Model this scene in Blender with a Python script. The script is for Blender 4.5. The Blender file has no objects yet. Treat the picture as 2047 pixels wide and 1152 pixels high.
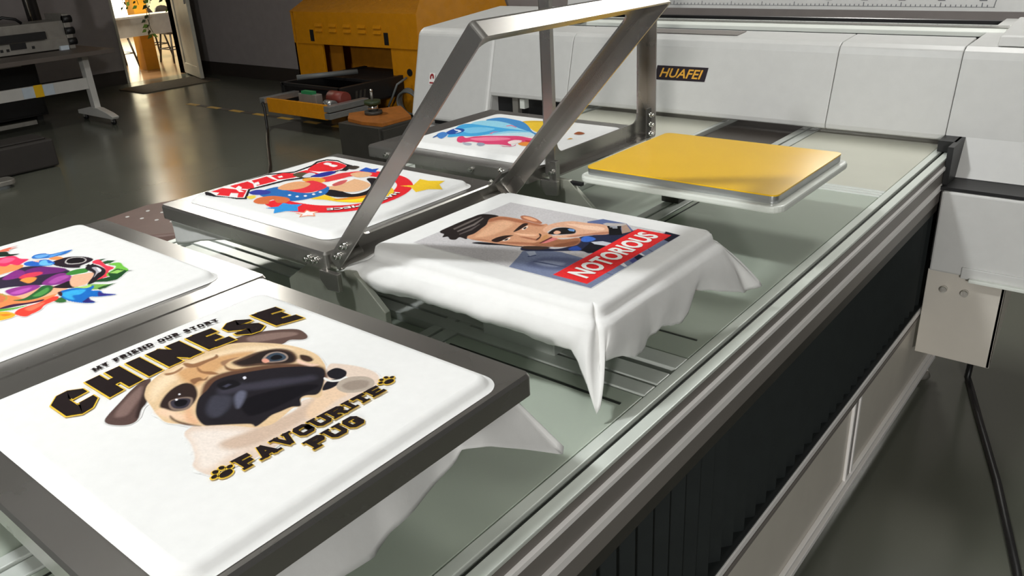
import bpy, bmesh, math, random
import numpy as np
from mathutils import Vector, Matrix
random.seed(7)
C = bpy.context.scene.collection
scene = bpy.context.scene
S = 0.5; ZF = 2.1          # one working unit is half a metre; z = 0 is the top of the shirt frames, floor at -ZF
FL = -ZF
def U(p): return Vector((p[0]*S, p[1]*S, (p[2]+ZF)*S))

# ------------------------------------------------------------------ camera, world, lights, exposure
cam_d = bpy.data.cameras.new('camera'); cam = bpy.data.objects.new('camera', cam_d); C.objects.link(cam)
cam.location = U((0, 0, 1)); cam.rotation_euler = tuple(math.radians(a) for a in (66.347, 2.8855, 38.931))
cam_d.sensor_width = 36; cam_d.sensor_fit = 'HORIZONTAL'; cam_d.lens = 1613.97/2047*36
cam_d.clip_start = 0.02; cam_d.clip_end = 100
scene.camera = cam
w = bpy.data.worlds.new('world'); scene.world = w; w.use_nodes = True
w.node_tree.nodes['Background'].inputs[0].default_value = (0.92, 0.96, 1.0, 1)
w.node_tree.nodes['Background'].inputs[1].default_value = 0.06
scene.view_settings.view_transform = 'Standard'; scene.view_settings.look = 'None'
scene.view_settings.gamma = 1; scene.view_settings.use_curve_mapping = False
scene.view_settings.exposure = 0.0
def area(name, loc, target, size, power, col=(1, 1, 1), spread=180, shape='DISK'):
    d = bpy.data.lights.new(name, 'AREA'); d.energy = power; d.size = size; d.color = col; d.shape = shape
    d.spread = math.radians(spread)
    o = bpy.data.objects.new(name, d); C.objects.link(o); o.location = U(loc)
    o.rotation_euler = (U(target)-U(loc)).to_track_quat('-Z', 'Y').to_euler()
    return o
area('far_bright_window', (4.9, -11.0, 3.4), (-3.0, 6.0, 0), 0.5, 255, (1.0, 0.98, 0.95))
area('ceiling_lamp_aisle', (-12.4, 7.0, 4.5), (-9.0, 5.0, -1), 0.40, 40, (1.0, 0.97, 0.9))
area('wall_lamp_behind_gantry', (-3.6, 12.1, 2.6), (-2.2, 3.0, 0), 0.45, 25, (1.0, 0.98, 0.93))
area('ceiling_lamp_over_gantry', (-1.4, 8.1, 4.75), (-1.4, 8.0, 0), .9, 45, (1.0, 0.99, 0.96))
pl_ = bpy.data.lights.new('hanging_lamp_near', 'POINT'); pl_.energy = 175; pl_.shadow_soft_size = .13; pl_.color = (0.97, 0.99, 1.0)
plo = bpy.data.objects.new('hanging_lamp_near', pl_); C.objects.link(plo); plo.location = U((-3.0, -.6, 4.7))
area('outer_room_fill', (-22.45, 11.2, 4.3), (-25.0, 12.0, FL), 0.6, 190, (1.0, 0.92, 0.76))  # added fill, unseen, brightens the white table panel beyond the door
area('outer_room_fill_far', (-29.0, 13.0, 4.0), (-29.0, 13.0, FL), 1.5, 200, (1.0, 0.92, 0.76))  # second added fill, unseen, keeps the outer room bright

# ------------------------------------------------------------------ materials
def lin(c): return tuple((v/255/12.92 if v/255 <= .04045 else ((v/255+.055)/1.055)**2.4) for v in c)
MATS = {}
def mat(name, col, rough=.5, metal=0., var=.06, scale=12., bump=0., stretch=None, emit=0., spec=None):
    m = bpy.data.materials.new(name); m.use_nodes = True; nt = m.node_tree; b = nt.nodes['Principled BSDF']
    c = lin(col)
    b.inputs['Roughness'].default_value = rough; b.inputs['Metallic'].default_value = metal
    if spec is not None: b.inputs['Specular IOR Level'].default_value = spec
    tc = nt.nodes.new('ShaderNodeTexCoord'); mp = nt.nodes.new('ShaderNodeMapping')
    if stretch: mp.inputs['Scale'].default_value = stretch
    nz = nt.nodes.new('ShaderNodeTexNoise'); nz.inputs['Scale'].default_value = scale; nz.inputs['Detail'].default_value = 4
    nt.links.new(tc.outputs['Object'], mp.inputs[0]); nt.links.new(mp.outputs[0], nz.inputs['Vector'])
    rp = nt.nodes.new('ShaderNodeValToRGB')
    rp.color_ramp.elements[0].position = .3; rp.color_ramp.elements[1].position = .7
    rp.color_ramp.elements[0].color = tuple(v*(1-var) for v in c)+(1,)
    rp.color_ramp.elements[1].color = tuple(min(1, v*(1+var)) for v in c)+(1,)
    nt.links.new(nz.outputs['Fac'], rp.inputs[0]); nt.links.new(rp.outputs[0], b.inputs['Base Color'])
    if bump:
        bp = nt.nodes.new('ShaderNodeBump'); bp.inputs['Strength'].default_value = bump; bp.inputs['Distance'].default_value = .01
        nt.links.new(nz.outputs['Fac'], bp.inputs['Height']); nt.links.new(bp.outputs[0], b.inputs['Normal'])
    if emit:
        nt.links.new(rp.outputs[0], b.inputs['Emission Color']); b.inputs['Emission Strength'].default_value = emit
    MATS[name] = m
    return m
def rough_noise(m, lo, hi, scale, stretch=(1, 1, 1)):
    nt = m.node_tree; b = nt.nodes['Principled BSDF']
    tc = nt.nodes.new('ShaderNodeTexCoord'); mp = nt.nodes.new('ShaderNodeMapping'); mp.inputs['Scale'].default_value = stretch
    nz = nt.nodes.new('ShaderNodeTexNoise'); nz.inputs['Scale'].default_value = scale; nz.inputs['Detail'].default_value = 5
    mr = nt.nodes.new('ShaderNodeMapRange'); mr.inputs[1].default_value = .3; mr.inputs[2].default_value = .7
    mr.inputs[3].default_value = lo; mr.inputs[4].default_value = hi
    nt.links.new(tc.outputs['Object'], mp.inputs[0]); nt.links.new(mp.outputs[0], nz.inputs['Vector'])
    nt.links.new(nz.outputs['Fac'], mr.inputs[0]); nt.links.new(mr.outputs[0], b.inputs['Roughness'])
M_steel = mat('brushed_steel', (160, 157, 152), .3, .86, .05, 5, 0); rough_noise(M_steel, .22, .32, 4, (1, 1, 1))
M_bright = mat('polished_bolt', (225, 224, 220), .15, 1., .02)
M_cloth = mat('white_cotton', (236, 236, 234), .9, 0, .015, 60, .04, None, 0, .08)
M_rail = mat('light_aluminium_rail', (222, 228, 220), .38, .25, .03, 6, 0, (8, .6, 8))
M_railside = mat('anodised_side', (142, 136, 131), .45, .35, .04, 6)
M_groove = mat('dark_groove', (40, 44, 40), .5, 0, .05)
M_bed = mat('grey_green_bed_sheet', (178, 188, 174), .3, 0, .008, 2)
M_bedshade = mat('shaded_bed_sheet', (70, 64, 58), .35, .0, .06, 5)  # bed in front of the gantry, its shadow put into the colour
M_bedlit = mat('lit_bed_sheet', (205, 205, 190), .4, 0, .04, 5)  # same bed near the gantry, brightness of the lit strip put into the colour
M_beam = mat('cross_beam_aluminium', (212, 217, 211), .35, .2, .04, 8)
M_cover = mat('pale_grey_powder_coat', (206, 206, 203), .42, 0, .02, 25, .01)
M_seam = mat('seam_black', (60, 60, 60), .6)
M_black = mat('black_plastic', (22, 22, 23), .45, 0, .1)
M_bellows = mat('black_rubberised_bellows', (24, 29, 29), .6, 0, .12, 20)
M_panel = mat('putty_side_panel', (214, 208, 197), .42, .1, .03, 9)
M_trim = mat('bright_trim', (246, 243, 240), .4, 0, .02)  # on the rail stripes this paleness stands in for light on ledges
M_yellow = mat('yellow_laminate', (243, 193, 40), .3, 0, .02, 8, 0, None, 0, .3)
M_alu = mat('milled_aluminium_edge', (182, 184, 184), .32, .8, .1, 18, 0, (1, 1, 6))
M_white = mat('white_painted_plate', (224, 228, 220), .35, 0, .02)
M_plate = mat('bead_blasted_bracket', (150, 152, 140), .45, .35, .14, 10)
M_wall = mat('grey_plaster', (150, 143, 141), .9, 0, .05, 9, .05)
M_skirt = mat('dark_brown_wall_band', (46, 40, 36), .6, 0, .08)
M_ceil = mat('ceiling_plaster', (205, 204, 200), .9, 0, .04)
M_floor = mat('grey_green_floor_paint', (96, 98, 88), .3, 0, .10, .5, 0); rough_noise(M_floor, .17, .27, 1.2)
M_outfloor = mat('brown_polished_floor', (140, 110, 80), .2, 0, .12, 4, .03)
M_outwall = mat('cream_outer_wall', (236, 228, 200), .8, 0, .04, 5)
M_window = mat('daylight_window', (255, 246, 214), .8, 0, .05, 3, 0, None, 3.0)
M_door = mat('worn_white_door_paint', (190, 186, 170), .5, 0, .07, 7)
M_mat = mat('brown_door_mat', (84, 76, 62), .95, 0, .2, 60, .3)
M_ymach = mat('yellow_machine_paint', (200, 132, 20), .35, 0, .06, 14, .02, None, 0, .2); rough_noise(M_ymach, .2, .35, 10)
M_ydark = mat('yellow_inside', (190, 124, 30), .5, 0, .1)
M_oranget = mat('orange_brown_top_plate', (160, 96, 34), .5, 0, .18, 20)
M_dgrey = mat('dark_grey_steel', (62, 60, 55), .5, .2, .1, 9)
M_dbrown = mat('dark_crate_sides', (44, 40, 37), .7, 0, .1)
M_desk = mat('dark_bench_top', (88, 80, 74), .5, 0, .08)
M_deskw = mat('white_bench_frame', (208, 206, 200), .4, 0, .03)
M_mech = mat('grey_sheet_metal', (150, 147, 140), .4, .5, .12, 12)
M_bluew = mat('pale_blue_plate', (200, 212, 222), .5)
M_green = mat('green_terminal_block', (40, 130, 80), .5)
M_hose = mat('grey_corrugated_hose', (100, 104, 104), .45)
M_brownb = mat('brown_perforated_board', (128, 104, 96), .45, 0, .06)
M_leaf = mat('green_leaf', (86, 120, 40), .5, 0, .2, 20)
M_leaf2 = mat('dark_leaf', (44, 60, 34), .5, 0, .2, 20)
M_column = mat('ochre_column_paint', (214, 150, 30), .5, 0, .05)
M_chair = mat('dark_chair_legs', (54, 48, 42), .5, 0, .1)
M_chairw = mat('white_chair_shell', (225, 222, 214), .4)
M_tapey = mat('tape_yellow', (196, 156, 62), .6, 0, .1); M_tapeb = mat('tape_black', (52, 48, 44), .6, 0, .1)
M_gold = mat('gold_lettering', (226, 168, 58), .4)
M_navy = mat('logo_plate_dark', (36, 28, 36), .35)
M_sticker = mat('red_sticker_mark', (150, 40, 44), .5)
M_ink = mat('print_black', (32, 24, 24), .85, 0, .03, 12, 0, None, 0, .08); M_inky = mat('print_yellow_outline', (242, 200, 70), .85, 0, .03, 12, 0, None, 0, .08)
M_inkw = mat('print_white', (242, 240, 236), .85, 0, .03, 12, 0, None, 0, .08)
M_rule = mat('ruler_ink', (110, 112, 116), .8)
M_scrap = mat('yellow_paint_chip', (226, 200, 60), .6)
M_red = mat('reddish_motor', (120, 50, 40), .5)
M_print = bpy.data.materials.new('printed_ink'); M_print.use_nodes = True
_b = M_print.node_tree.nodes['Principled BSDF']; _b.inputs['Roughness'].default_value = .85; _b.inputs['Specular IOR Level'].default_value = .08
_a = M_print.node_tree.nodes.new('ShaderNodeVertexColor'); _a.layer_name = 'ink'
M_print.node_tree.links.new(_a.outputs[0], _b.inputs['Base Color'])

# ------------------------------------------------------------------ helpers
ROOT = {}
def settag(o, label=None, cat=None, group=None, kind=None):
    if label: o['label'] = label
    if cat: o['category'] = cat
    if group: o['group'] = group
    if kind: o['kind'] = kind
    return o
def thing(name, loc, label, cat, group=None):
    o = bpy.data.objects.new(name, None); C.objects.link(o); o.empty_display_size = .1
    o.location = U(loc); ROOT[o] = Vector(o.location)
    return settag(o, label, cat, group)
class MB:
    def __init__(s): s.v = []; s.f = []; s.sm = []; s.mi = []
    def add(s, vs, fs, smooth=False, mi=0):
        n = len(s.v); s.v += [tuple(p) for p in vs]; s.f += [tuple(i+n for i in f) for f in fs]
        s.sm += [smooth]*len(fs); s.mi += [mi]*len(fs); return s
    def box(s, x0, x1, y0, y1, z0, z1, mi=0):
        v = [(x, y, z) for x in (x0, x1) for y in (y0, y1) for z in (z0, z1)]
        return s.add(v, [(0, 1, 3, 2), (4, 6, 7, 5), (0, 4, 5, 1), (2, 3, 7, 6), (0, 2, 6, 4), (1, 5, 7, 3)], False, mi)
    def obox(s, c, ax, ay, az, mi=0):
        c = Vector(c); ax, ay, az = Vector(ax), Vector(ay), Vector(az)
        v = [c+i*ax+j*ay+k*az for i in (-1, 1) for j in (-1, 1) for k in (-1, 1)]
        return s.add(v, [(0, 1, 3, 2), (4, 6, 7, 5), (0, 4, 5, 1), (2, 3, 7, 6), (0, 2, 6, 4), (1, 5, 7, 3)], False, mi)
    def bar(s, a, b, wd, ht, up=(0, 0, 1), mi=0):
        a, b = Vector(a), Vector(b); d = (b-a); L = d.length; d = d/L; sd = d.cross(Vector(up)).normalized(); u2 = sd.cross(d)
        return s.obox((a+b)/2, d*L/2, sd*wd/2, u2*ht/2, mi)
    def prism(s, poly, axis, a, b, smooth=False, mi=0):
        # poly in the two other axes, extruded along axis from a to b
        def P(p, t):
            return {'x': (t, p[0], p[1]), 'y': (p[0], t, p[1]), 'z': (p[0], p[1], t)}[axis]
        n = len(poly); v = [P(p, a) for p in poly]+[P(p, b) for p in poly]
        s.add(v, [(i, (i+1) % n, n+(i+1) % n, n+i) for i in range(n)], smooth, mi)
        k = len(s.v)-2*n
        s.f += [tuple(k+i for i in range(n)), tuple(k+n+i for i in reversed(range(n)))]; s.sm += [False]*2; s.mi += [mi]*2
        return s
    def tube(s, pts, r, n=8, mi=0, closed=False):
        pts = [Vector(p) for p in pts]; N = len(pts); rs = r if isinstance(r, (list, tuple)) else [r]*N
        vs = []; prev = None
        for i, p in enumerate(pts):
            if closed: d = pts[(i+1) % N]-pts[i-1]
            else: d = pts[min(i+1, N-1)]-pts[max(i-1, 0)]
            d.normalize()
            if prev is None:
                a = d.cross(Vector((0, 0, 1)));
                if a.length < .05: a = d.cross(Vector((1, 0, 0)))
            else: a = prev-d*prev.dot(d)
            a.normalize(); prev = a; b = d.cross(a)
            vs += [p+(a*math.cos(t)+b*math.sin(t))*rs[i] for t in [2*math.pi*k/n for k in range(n)]]
        fs = []
        for i in range(N if closed else N-1):
            j = (i+1) % N
            fs += [(i*n+k, i*n+(k+1) % n, j*n+(k+1) % n, j*n+k) for k in range(n)]
        s.add(vs, fs, True, mi)
        if not closed:
            k = len(s.v)-len(vs); s.f += [tuple(k+i for i in reversed(range(n))), tuple(k+(N-1)*n+i for i in range(n))]; s.sm += [False]*2; s.mi += [mi]*2
        return s
    def cyl(s, c, r, h, axis='z', n=20, r2=None, mi=0):
        a = {'x': (1, 0, 0), 'y': (0, 1, 0), 'z': (0, 0, 1)}[axis]; c = Vector(c)
        return s.tube([c, c+Vector(a)*h], [r, r if r2 is None else r2], n, mi)
    def ball(s, c, r, mi=0, sc=(1, 1, 1), n=10):
        vs = []; fs = []
        for i in range(n+1):
            t = math.pi*i/n
            for k in range(n): vs.append((c[0]+r*sc[0]*math.sin(t)*math.cos(2*math.pi*k/n), c[1]+r*sc[1]*math.sin(t)*math.sin(2*math.pi*k/n), c[2]+r*sc[2]*math.cos(t)))
        for i in range(n):
            for k in range(n): fs.append((i*n+k, i*n+(k+1) % n, (i+1)*n+(k+1) % n, (i+1)*n+k))
        return s.add(vs, fs, True, mi)
    def build(s, name, mats, parent=None, bevel=0, seg=2, recalc=True, label=None):
        me = bpy.data.meshes.new(name); off = Vector((0, 0, 0))
        p = parent
        while p is not None: off = off+Vector(p.location); p = p.parent
        me.from_pydata([U(v)-off for v in s.v], [], s.f)
        for m in (mats if isinstance(mats, (list, tuple)) else [mats]): me.materials.append(m)
        me.polygons.foreach_set('use_smooth', s.sm); me.polygons.foreach_set('material_index', s.mi)
        if recalc:
            bm = bmesh.new(); bm.from_mesh(me); bmesh.ops.recalc_face_normals(bm, faces=bm.faces); bm.to_mesh(me); bm.free()
        o = bpy.data.objects.new(name, me); C.objects.link(o)
        if parent is not None: o.parent = parent
        if bevel:
            md = o.modifiers.new('bevel', 'BEVEL'); md.width = bevel*S; md.segments = seg; md.limit_method = 'ANGLE'; md.angle_limit = math.radians(35)
            md.harden_normals = False
        if label: o['label'] = label
        return o
def one(name, mb, m, loc, label, cat, group=None, bevel=0):
    # a thing that is a single mesh, its origin at loc
    me = bpy.data.meshes.new(name); off = U(loc); me.from_pydata([U(v)-off for v in mb.v], [], mb.f)
    for q in (m if isinstance(m, (list, tuple)) else [m]): me.materials.append(q)
    me.polygons.foreach_set('use_smooth', mb.sm); me.polygons.foreach_set('material_index', mb.mi)
    bm = bmesh.new(); bm.from_mesh(me); bmesh.ops.recalc_face_normals(bm, faces=bm.faces); bm.to_mesh(me); bm.free()
    o = bpy.data.objects.new(name, me); C.objects.link(o); o.location = off
    if bevel:
        md = o.modifiers.new('bevel', 'BEVEL'); md.width = bevel*S; md.segments = 2; md.limit_method = 'ANGLE'; md.angle_limit = math.radians(35)
    return settag(o, label, cat, group)
def struct(name, mb, m, bevel=0):
    o = mb.build(name, m, None, bevel); o['kind'] = 'structure'; return o
def rrect(x0, x1, y0, y1, r, n=6):
    P = []
    for cx, cy, a0 in ((x1-r, y0+r, -90), (x1-r, y1-r, 0), (x0+r, y1-r, 90), (x0+r, y0+r, 180)):
        for k in range(n+1):
            a = math.radians(a0+90*k/n); P.append((cx+r*math.cos(a), cy+r*math.sin(a)))
    return P

# ------------------------------------------------------------------ the room
WX = -21.8; WY = 12.4; CZ = 4.9
DY0, DY1, DZ = 10.52, 12.18, 2.1     # door opening in the left wall
struct('floor', MB().box(WX, 9, -9, WY, FL-.1, FL), M_floor)
struct('ceiling', MB().box(WX-14, 9, -9, WY+6, CZ, CZ+.1), M_ceil)
struct('wall_back', MB().box(WX, 9, WY, WY+.25, FL, CZ), M_wall)
struct('wall_left', MB().box(WX-.3, WX, -9, DY0, FL, CZ).box(WX-.3, WX, DY1, WY+.25, FL, CZ).box(WX-.3, WX, DY0, DY1, DZ, CZ), M_wall)
struct('baseboard_back', MB().box(WX, 9, WY-.02, WY, FL, FL+.34), M_skirt)
struct('baseboard_left', MB().box(WX, WX+.02, -9, DY0, FL, FL+.34), M_skirt)
struct('trim_1', MB().box(WX-.3, WX+.04, DY0-.06, DY0, FL, DZ).box(WX-.3, WX+.04, DY1, DY1+.06, FL, DZ).box(WX-.3, WX+.04, DY0-.06, DY1+.06, DZ, DZ+.06), M_door)
# room beyond the door
struct('floor_outer', MB().box(WX-14, WX, 2, WY+6, FL-.1, FL), M_outfloor)
struct('wall_outer', MB().box(WX-14.2, WX-14, 2, WY+6, FL, CZ), M_outwall)
struct('wall_outer_side', MB().box(WX-14, WX-.3, WY+6, WY+6.2, FL, CZ), M_outwall)
for i in range(4):
    y = 8.0+i*2.6
    g = MB().box(WX-13.99, WX-13.95, y, y+2.2, FL+.5, FL+4.6).build('window_%d' % (i+1), M_window); g['kind'] = 'structure'
    fr = MB()
    for yy in (y-.05, y+1.07, y+2.17): fr.box(WX-13.96, WX-13.88, yy, yy+.08, FL+.42, FL+4.7)
    for zz in (FL+.42, FL+2.5, FL+4.62): fr.box(WX-13.96, WX-13.88, y-.05, y+2.25, zz, zz+.08)
    fr.build('window_frame', M_deskw, g)
struct('trim_2', MB().box(-24.05, -23.65, 12.02, 12.42, FL, CZ), M_column)
# door leaf, open into the room
hx, hy = WX+.06, DY1-.02; ang = math.radians(-17); L = 1.72
d = Vector((math.cos(ang), math.sin(ang), 0)); nrm = Vector((-d.y, d.x, 0))
door = thing('door_1', (hx, hy, FL), None, None); door['kind'] = 'structure'
def dbox(mb, a, b, z0, z1, t, mi=0, off=0):
    c = Vector((hx, hy, 0))+d*(a+b)/2+nrm*off+Vector((0, 0, (z0+z1)/2))
    mb.obox(c, d*(b-a)/2, nrm*t/2, Vector((0, 0, (z1-z0)/2)), mi)
m = MB(); z0 = FL+.04
dbox(m, 0, .2, z0, DZ-.02, .09); dbox(m, L-.2, L, z0, DZ-.02, .09)
for a, b in ((z0, z0+.28), (.0, .22), (DZ-.24, DZ-.02)): dbox(m, .2, L-.2, a, b, .09)
m.build('door_frame', M_door, door, .008)
m = MB(); dbox(m, .2, L-.2, z0+.28, DZ-.24, .03); m.build('door_panel', M_door, door)
m = MB(); dbox(m, L-.14, L-.1, -.2, .05, .16); m.build('door_handle', M_mech, door, .005)
one('door_mat', MB().prism(rrect(-20.9, -19.6, 9.75, 11.9, .08), 'z', FL, FL+.02), M_mat, (-20.3, 10.8, FL), 'brown doormat lying on the floor in front of the open door', 'doormat')

# ------------------------------------------------------------------ furniture beyond the door
t = thing('reception_table', (-23.1, 11.6, FL), 'long white table with a deep front panel seen through the doorway', 'table')
MB().box(-23.02, -22.98, 10.8, 13.2, FL+1.02, FL+1.5).build('front_panel', M_chairw, t, .005)
MB().box(-23.6, -22.95, 10.75, 13.3, FL+1.5, FL+1.56).build('tabletop', M_chairw, t, .006)
for y in (10.85, 13.1):
    for x in (-23.5, -23.05): MB().box(x-.03, x+.03, y-.03, y+.03, FL, FL+1.5).build('leg', M_chair, t)
def stool(loc, rz, label, shell=False):
    t = thing('cafe_chair', loc, label, 'chair', 'chairs beyond the doorway')
    x, y, z = loc
    MB().prism([(x+a, y+b) for a, b in rrect(-.35, .35, -.35, .35, .15)], 'z', z+.84, z+.9).build('seat', M_chairw if shell else M_chair, t)
    for sx in (-1, 1):
        for sy in (-1, 1): MB().tube([(x+sx*.28, y+sy*.28, z+.86), (x+sx*.4, y+sy*.4, z)], .03, 6).build('leg', M_chair, t)
    b = MB(); n = 10
    P = [(x+.34*math.cos(a), y+.34*math.sin(a)) for a in [math.pi*(.5+k/n) for k in range(n+1)]]
    v = []; f = []
    for k, p in enumerate(P):
        hh = .75*math.sin(math.pi*k/n)**.5
        v += [(p[0], p[1], z+.9), (x+(p[0]-x)*1.25-.05, y+(p[1]-y)*1.15, z+.9+max(.05, hh))]
    for k in range(n): f.append((2*k, 2*k+2, 2*k+3, 2*k+1))
    b.add(v, f, True); o = b.build('backrest', M_chairw if shell else M_chair, t, recalc=False)
    md = o.modifiers.new('thick', 'SOLIDIFY'); md.thickness = .02
    MB().tube([(x+.36*c, y+.36*s_, z+.4) for c, s_ in ((1, 1), (1, -1), (-1, -1), (-1, 1))], .018, 6, closed=True).build('stretcher', M_chair, t)
    return t
stool((-25.2, 12.0, FL), 0, 'white shell cafe chair behind the white table, left of the ochre column', True)
stool((-24.6, 13.6, FL), 0, 'dark cafe chair behind the table, at the door leaf side')
stool((-26.6, 13.9, FL), 0, 'dark cafe chair far back, right of the ochre column')
stool((-28.5, 13.2, FL), 0, 'dark cafe chair farthest from the doorway, near the windows')
pl = thing('trailing_plant', (-22.6, 11.9, 1.2), 'green trailing plant hanging down in the open doorway', 'plant')
rnd = random.Random(3); st = MB(); lf = MB()
for k in range(9):
    p = Vector((-22.6+rnd.uniform(-.1, .1), 11.35+.13*k, 1.2)); pts = [p.copy()]
    n = rnd.randint(7, 13) if k not in (5, 6) else 17
    for q in range(n):
        p = p+Vector((rnd.uniform(-.05, .05), rnd.uniform(-.09, .07), -.13)); pts.append(p.copy())
        if rnd.random() < .75:
            a = rnd.uniform(0, 6.3); sz = rnd.uniform(.05, .1); dr = Vector((math.cos(a)*.3, math.sin(a), -.5)).normalized(); sd = dr.cross(Vector((1, .2, .3))).normalized()
            c = p+dr*.05
            lf.add([c, c+dr*sz*.7+sd*sz*.55, c+dr*sz*1.9, c+dr*sz*.7-sd*sz*.55], [(0, 1, 2, 3)], False, rnd.randint(0, 1))
    st.tube(pts, .008, 5)
st.build('stem', M_leaf2, pl); lf.build('leaf', [M_leaf, M_leaf2], pl, recalc=False)
MB().cyl((-22.6, 11.9, 1.15), .28, .4, 'z', 16, .34).build('pot', M_chairw, pl)
MB().tube([(-22.6, 11.9, 1.5), (-22.6, 11.9, CZ)], .012, 5).build('hanging_cord', M_chair, pl)

# ------------------------------------------------------------------ left corner: bench, mechanism, roll, crate
t = thing('workbench', (-17.2, 5.6, FL), 'dark topped workbench on white legs with castors against the left wall', 'workbench')
MB().box(-18.9, -16.35, 2.2, 7.75, -.72, -.64).build('bench_top', M_desk, t, .006)
for y in (2.9, 7.48):
    lg = MB().prism([(-17.25, -1.92), (-17.08, -1.92), (-17.12, -.72), (-17.32, -.72)], 'y', y-.06, y+.06).build('leg', M_deskw, t, .006)
    MB().prism([(-17.9, -1.98), (-16.45, -1.98), (-16.4, -1.93), (-16.6, -1.87), (-17.0, -1.8), (-17.35, -1.8), (-17.9, -1.9)], 'y', y-.07, y+.07).build('foot', M_deskw, t, .01)
    for x in (-17.75, -16.55):
        k = MB().cyl((x, y-.03, FL+.065), .065, .06, 'y', 14).build('castor', M_black, t)
        MB().box(x-.03, x+.03, y-.05, y+.05, FL+.06, FL+.13).build('castor_fork', M_mech, k)
MB().box(-17.2, -17.14, 2.9, 7.42, -1.42, -1.2).build('crossbar', M_deskw, t, .005)
MB().box(-17.14, -17.13, 6.18, 6.76, -1.41, -1.21).build('joint_plate', M_bluew, t)
MB().box(-17.13, -17.12, 6.39, 6.55, -1.42, -1.19).build('yellow_clip', M_yellow, t, label='yellow clip')
t = thing('printer_mechanism', (-17.2, 5.3, -.64), 'dismantled grey printer mechanism with cables standing on the workbench', 'machine')
MB().box(-17.55, -16.75, 3.6, 6.35, -.6, -.1).build('chassis', M_mech, t, .01)
MB().box(-16.76, -16.7, 3.9, 6.3, -.62, -.42).build('front_plate', M_mech, t, .006)
MB().box(-16.74, -16.66, 4.2, 5.9, -.4, -.26).build('carriage_slot', M_black, t)
MB().box(-17.3, -16.95, 2.6, 4.6, -.1, .3).build('cover', M_black, t, .05)
for i, y in enumerate((4.9, 5.03, 5.14, 5.6)): MB().box(-16.7, -16.69, y, y+.05, -.55, -.5).build('socket', M_black, t)
MB().box(-16.7, -16.68, 5.22, 5.5, -.53, -.42).build('port', M_black, t)
for y in (4.1, 6.1): MB().box(-16.74, -16.64, y, y+.16, -.64, -.56).build('foot', M_bluew, t)
MB().box(-17.2, -17.0, 4.9, 5.15, -.08, .16).build('sensor_box', M_black, t, .02)
MB().tube([(-17.05, 5.1, -.05), (-16.9, 5.3, .05), (-16.85, 5.5, 0), (-16.9, 5.6, -.08)], .03, 6).build('cable', M_black, t)
MB().tube([(-16.7, 4.3, -.1), (-16.6, 4.45, -.2), (-16.62, 4.5, -.35), (-16.7, 4.4, -.5)], .045, 8).build('hose', M_hose, t)
MB().ball((-16.6, 4.25, -.28), .09).ball((-16.6, 4.6, -.42), .09).build('motor', M_mech, t)
MB().box(-17.5, -16.7, 6.3, 6.42, -.64, .02).build('side_plate', M_mech, t, .01)
for z in (-.08, -.3, -.5): MB().cyl((-16.72, 6.3, z), .07, .16, 'y', 14).build('gear', M_black, t)
t.location += Vector((-.65*S, 1.05*S, 0))
t = thing('film_roll_stand', (-18.45, 7.35, -.64), 'tall dark film roll leaning behind the printer mechanism with a thin bright rod', 'roll')
MB().tube([(-18.62, 7.35, -.5), (-18.66, 7.3, 1.9)], .13, 14).build('roll', M_dbrown, t)
MB().tube([(-18.28, 7.15, -.64), (-18.3, 7.1, 1.9)], .025, 6).build('rod', M_bright, t)
MB().cyl((-18.62, 7.35, -.64), .16, .14).build('base', M_black, t)
t = thing('black_cabinet', (-19.5, 5.9, FL), 'black cabinet standing under the workbench by the left wall', 'cabinet')
MB().box(-20.3, -18.6, 4.7, 7.1, FL+.1, -.85).build('carcass', M_black, t, .01)
MB().box(-18.6, -18.57, 4.75, 7.05, FL+.14, -.9).build('door', M_black, t, .008)
for y in (4.85, 6.95): MB().box(-20.2, -18.7, y-.06, y+.06, FL, FL+.1).build('foot', M_black, t)
t = thing('metal_trestle', (-17.6, 5.5, FL), 'thin grey metal trestle under the workbench beside the black cabinet', 'trestle')
for y in (4.55, 6.45): MB().bar((-17.6, y, FL), (-17.6, y, -.8), .07, .05).build('upright', M_mech, t)
MB().bar((-17.6, 4.55, FL+.16), (-17.6, 6.45, FL+.16), .06, .08).build('crosspiece', M_mech, t)
MB().bar((-17.6, 4.55, -.83), (-17.6, 6.45, -.83), .06, .06).build('top_rail', M_mech, t)
t = thing('dark_crate', (-14.2, 4.6, FL), 'dark grey crate on the floor at the left edge of the view', 'crate')
MB().box(-14.7, -14.0, 3.5, 5.3, FL+.02, -1.64).build('body', M_dbrown, t, .03)
MB().box(-14.62, -14.08, 3.58, 5.22, -1.64, -1.61).build('lid', M_dbrown, t, .02)
t = thing('stand_foot', (-13.5, 3.6, FL), 'grey rounded stand foot on the floor below the dark crate', 'stand foot')
MB().prism(rrect(-13.62, -13.3, 2.6, 4.38, .1), 'z', FL+.05, FL+.12).build('foot_bar', M_mech, t, .01)
MB().prism(rrect(-13.6, -13.32, 2.62, 4.3, .1), 'z', FL, FL+.05).build('pad', M_hose, t)
MB().bar((-13.46, 2.8, FL+.1), (-13.46, 2.8, -1.0), .12, .12).build('post', M_mech, t)

# floor tape: one strip with alternating blocks
mb = MB(); n = 26
for i in range(n):
    x = -17.2+i*.42; mb.box(x, x+.42, 9.44, 9.56, FL, FL+.004, i % 2)
one('hazard_tape', mb, [M_tapey, M_tapeb], (-12, 9.5, FL), 'yellow and black hazard tape strip stuck along the floor', 'floor tape')

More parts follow.
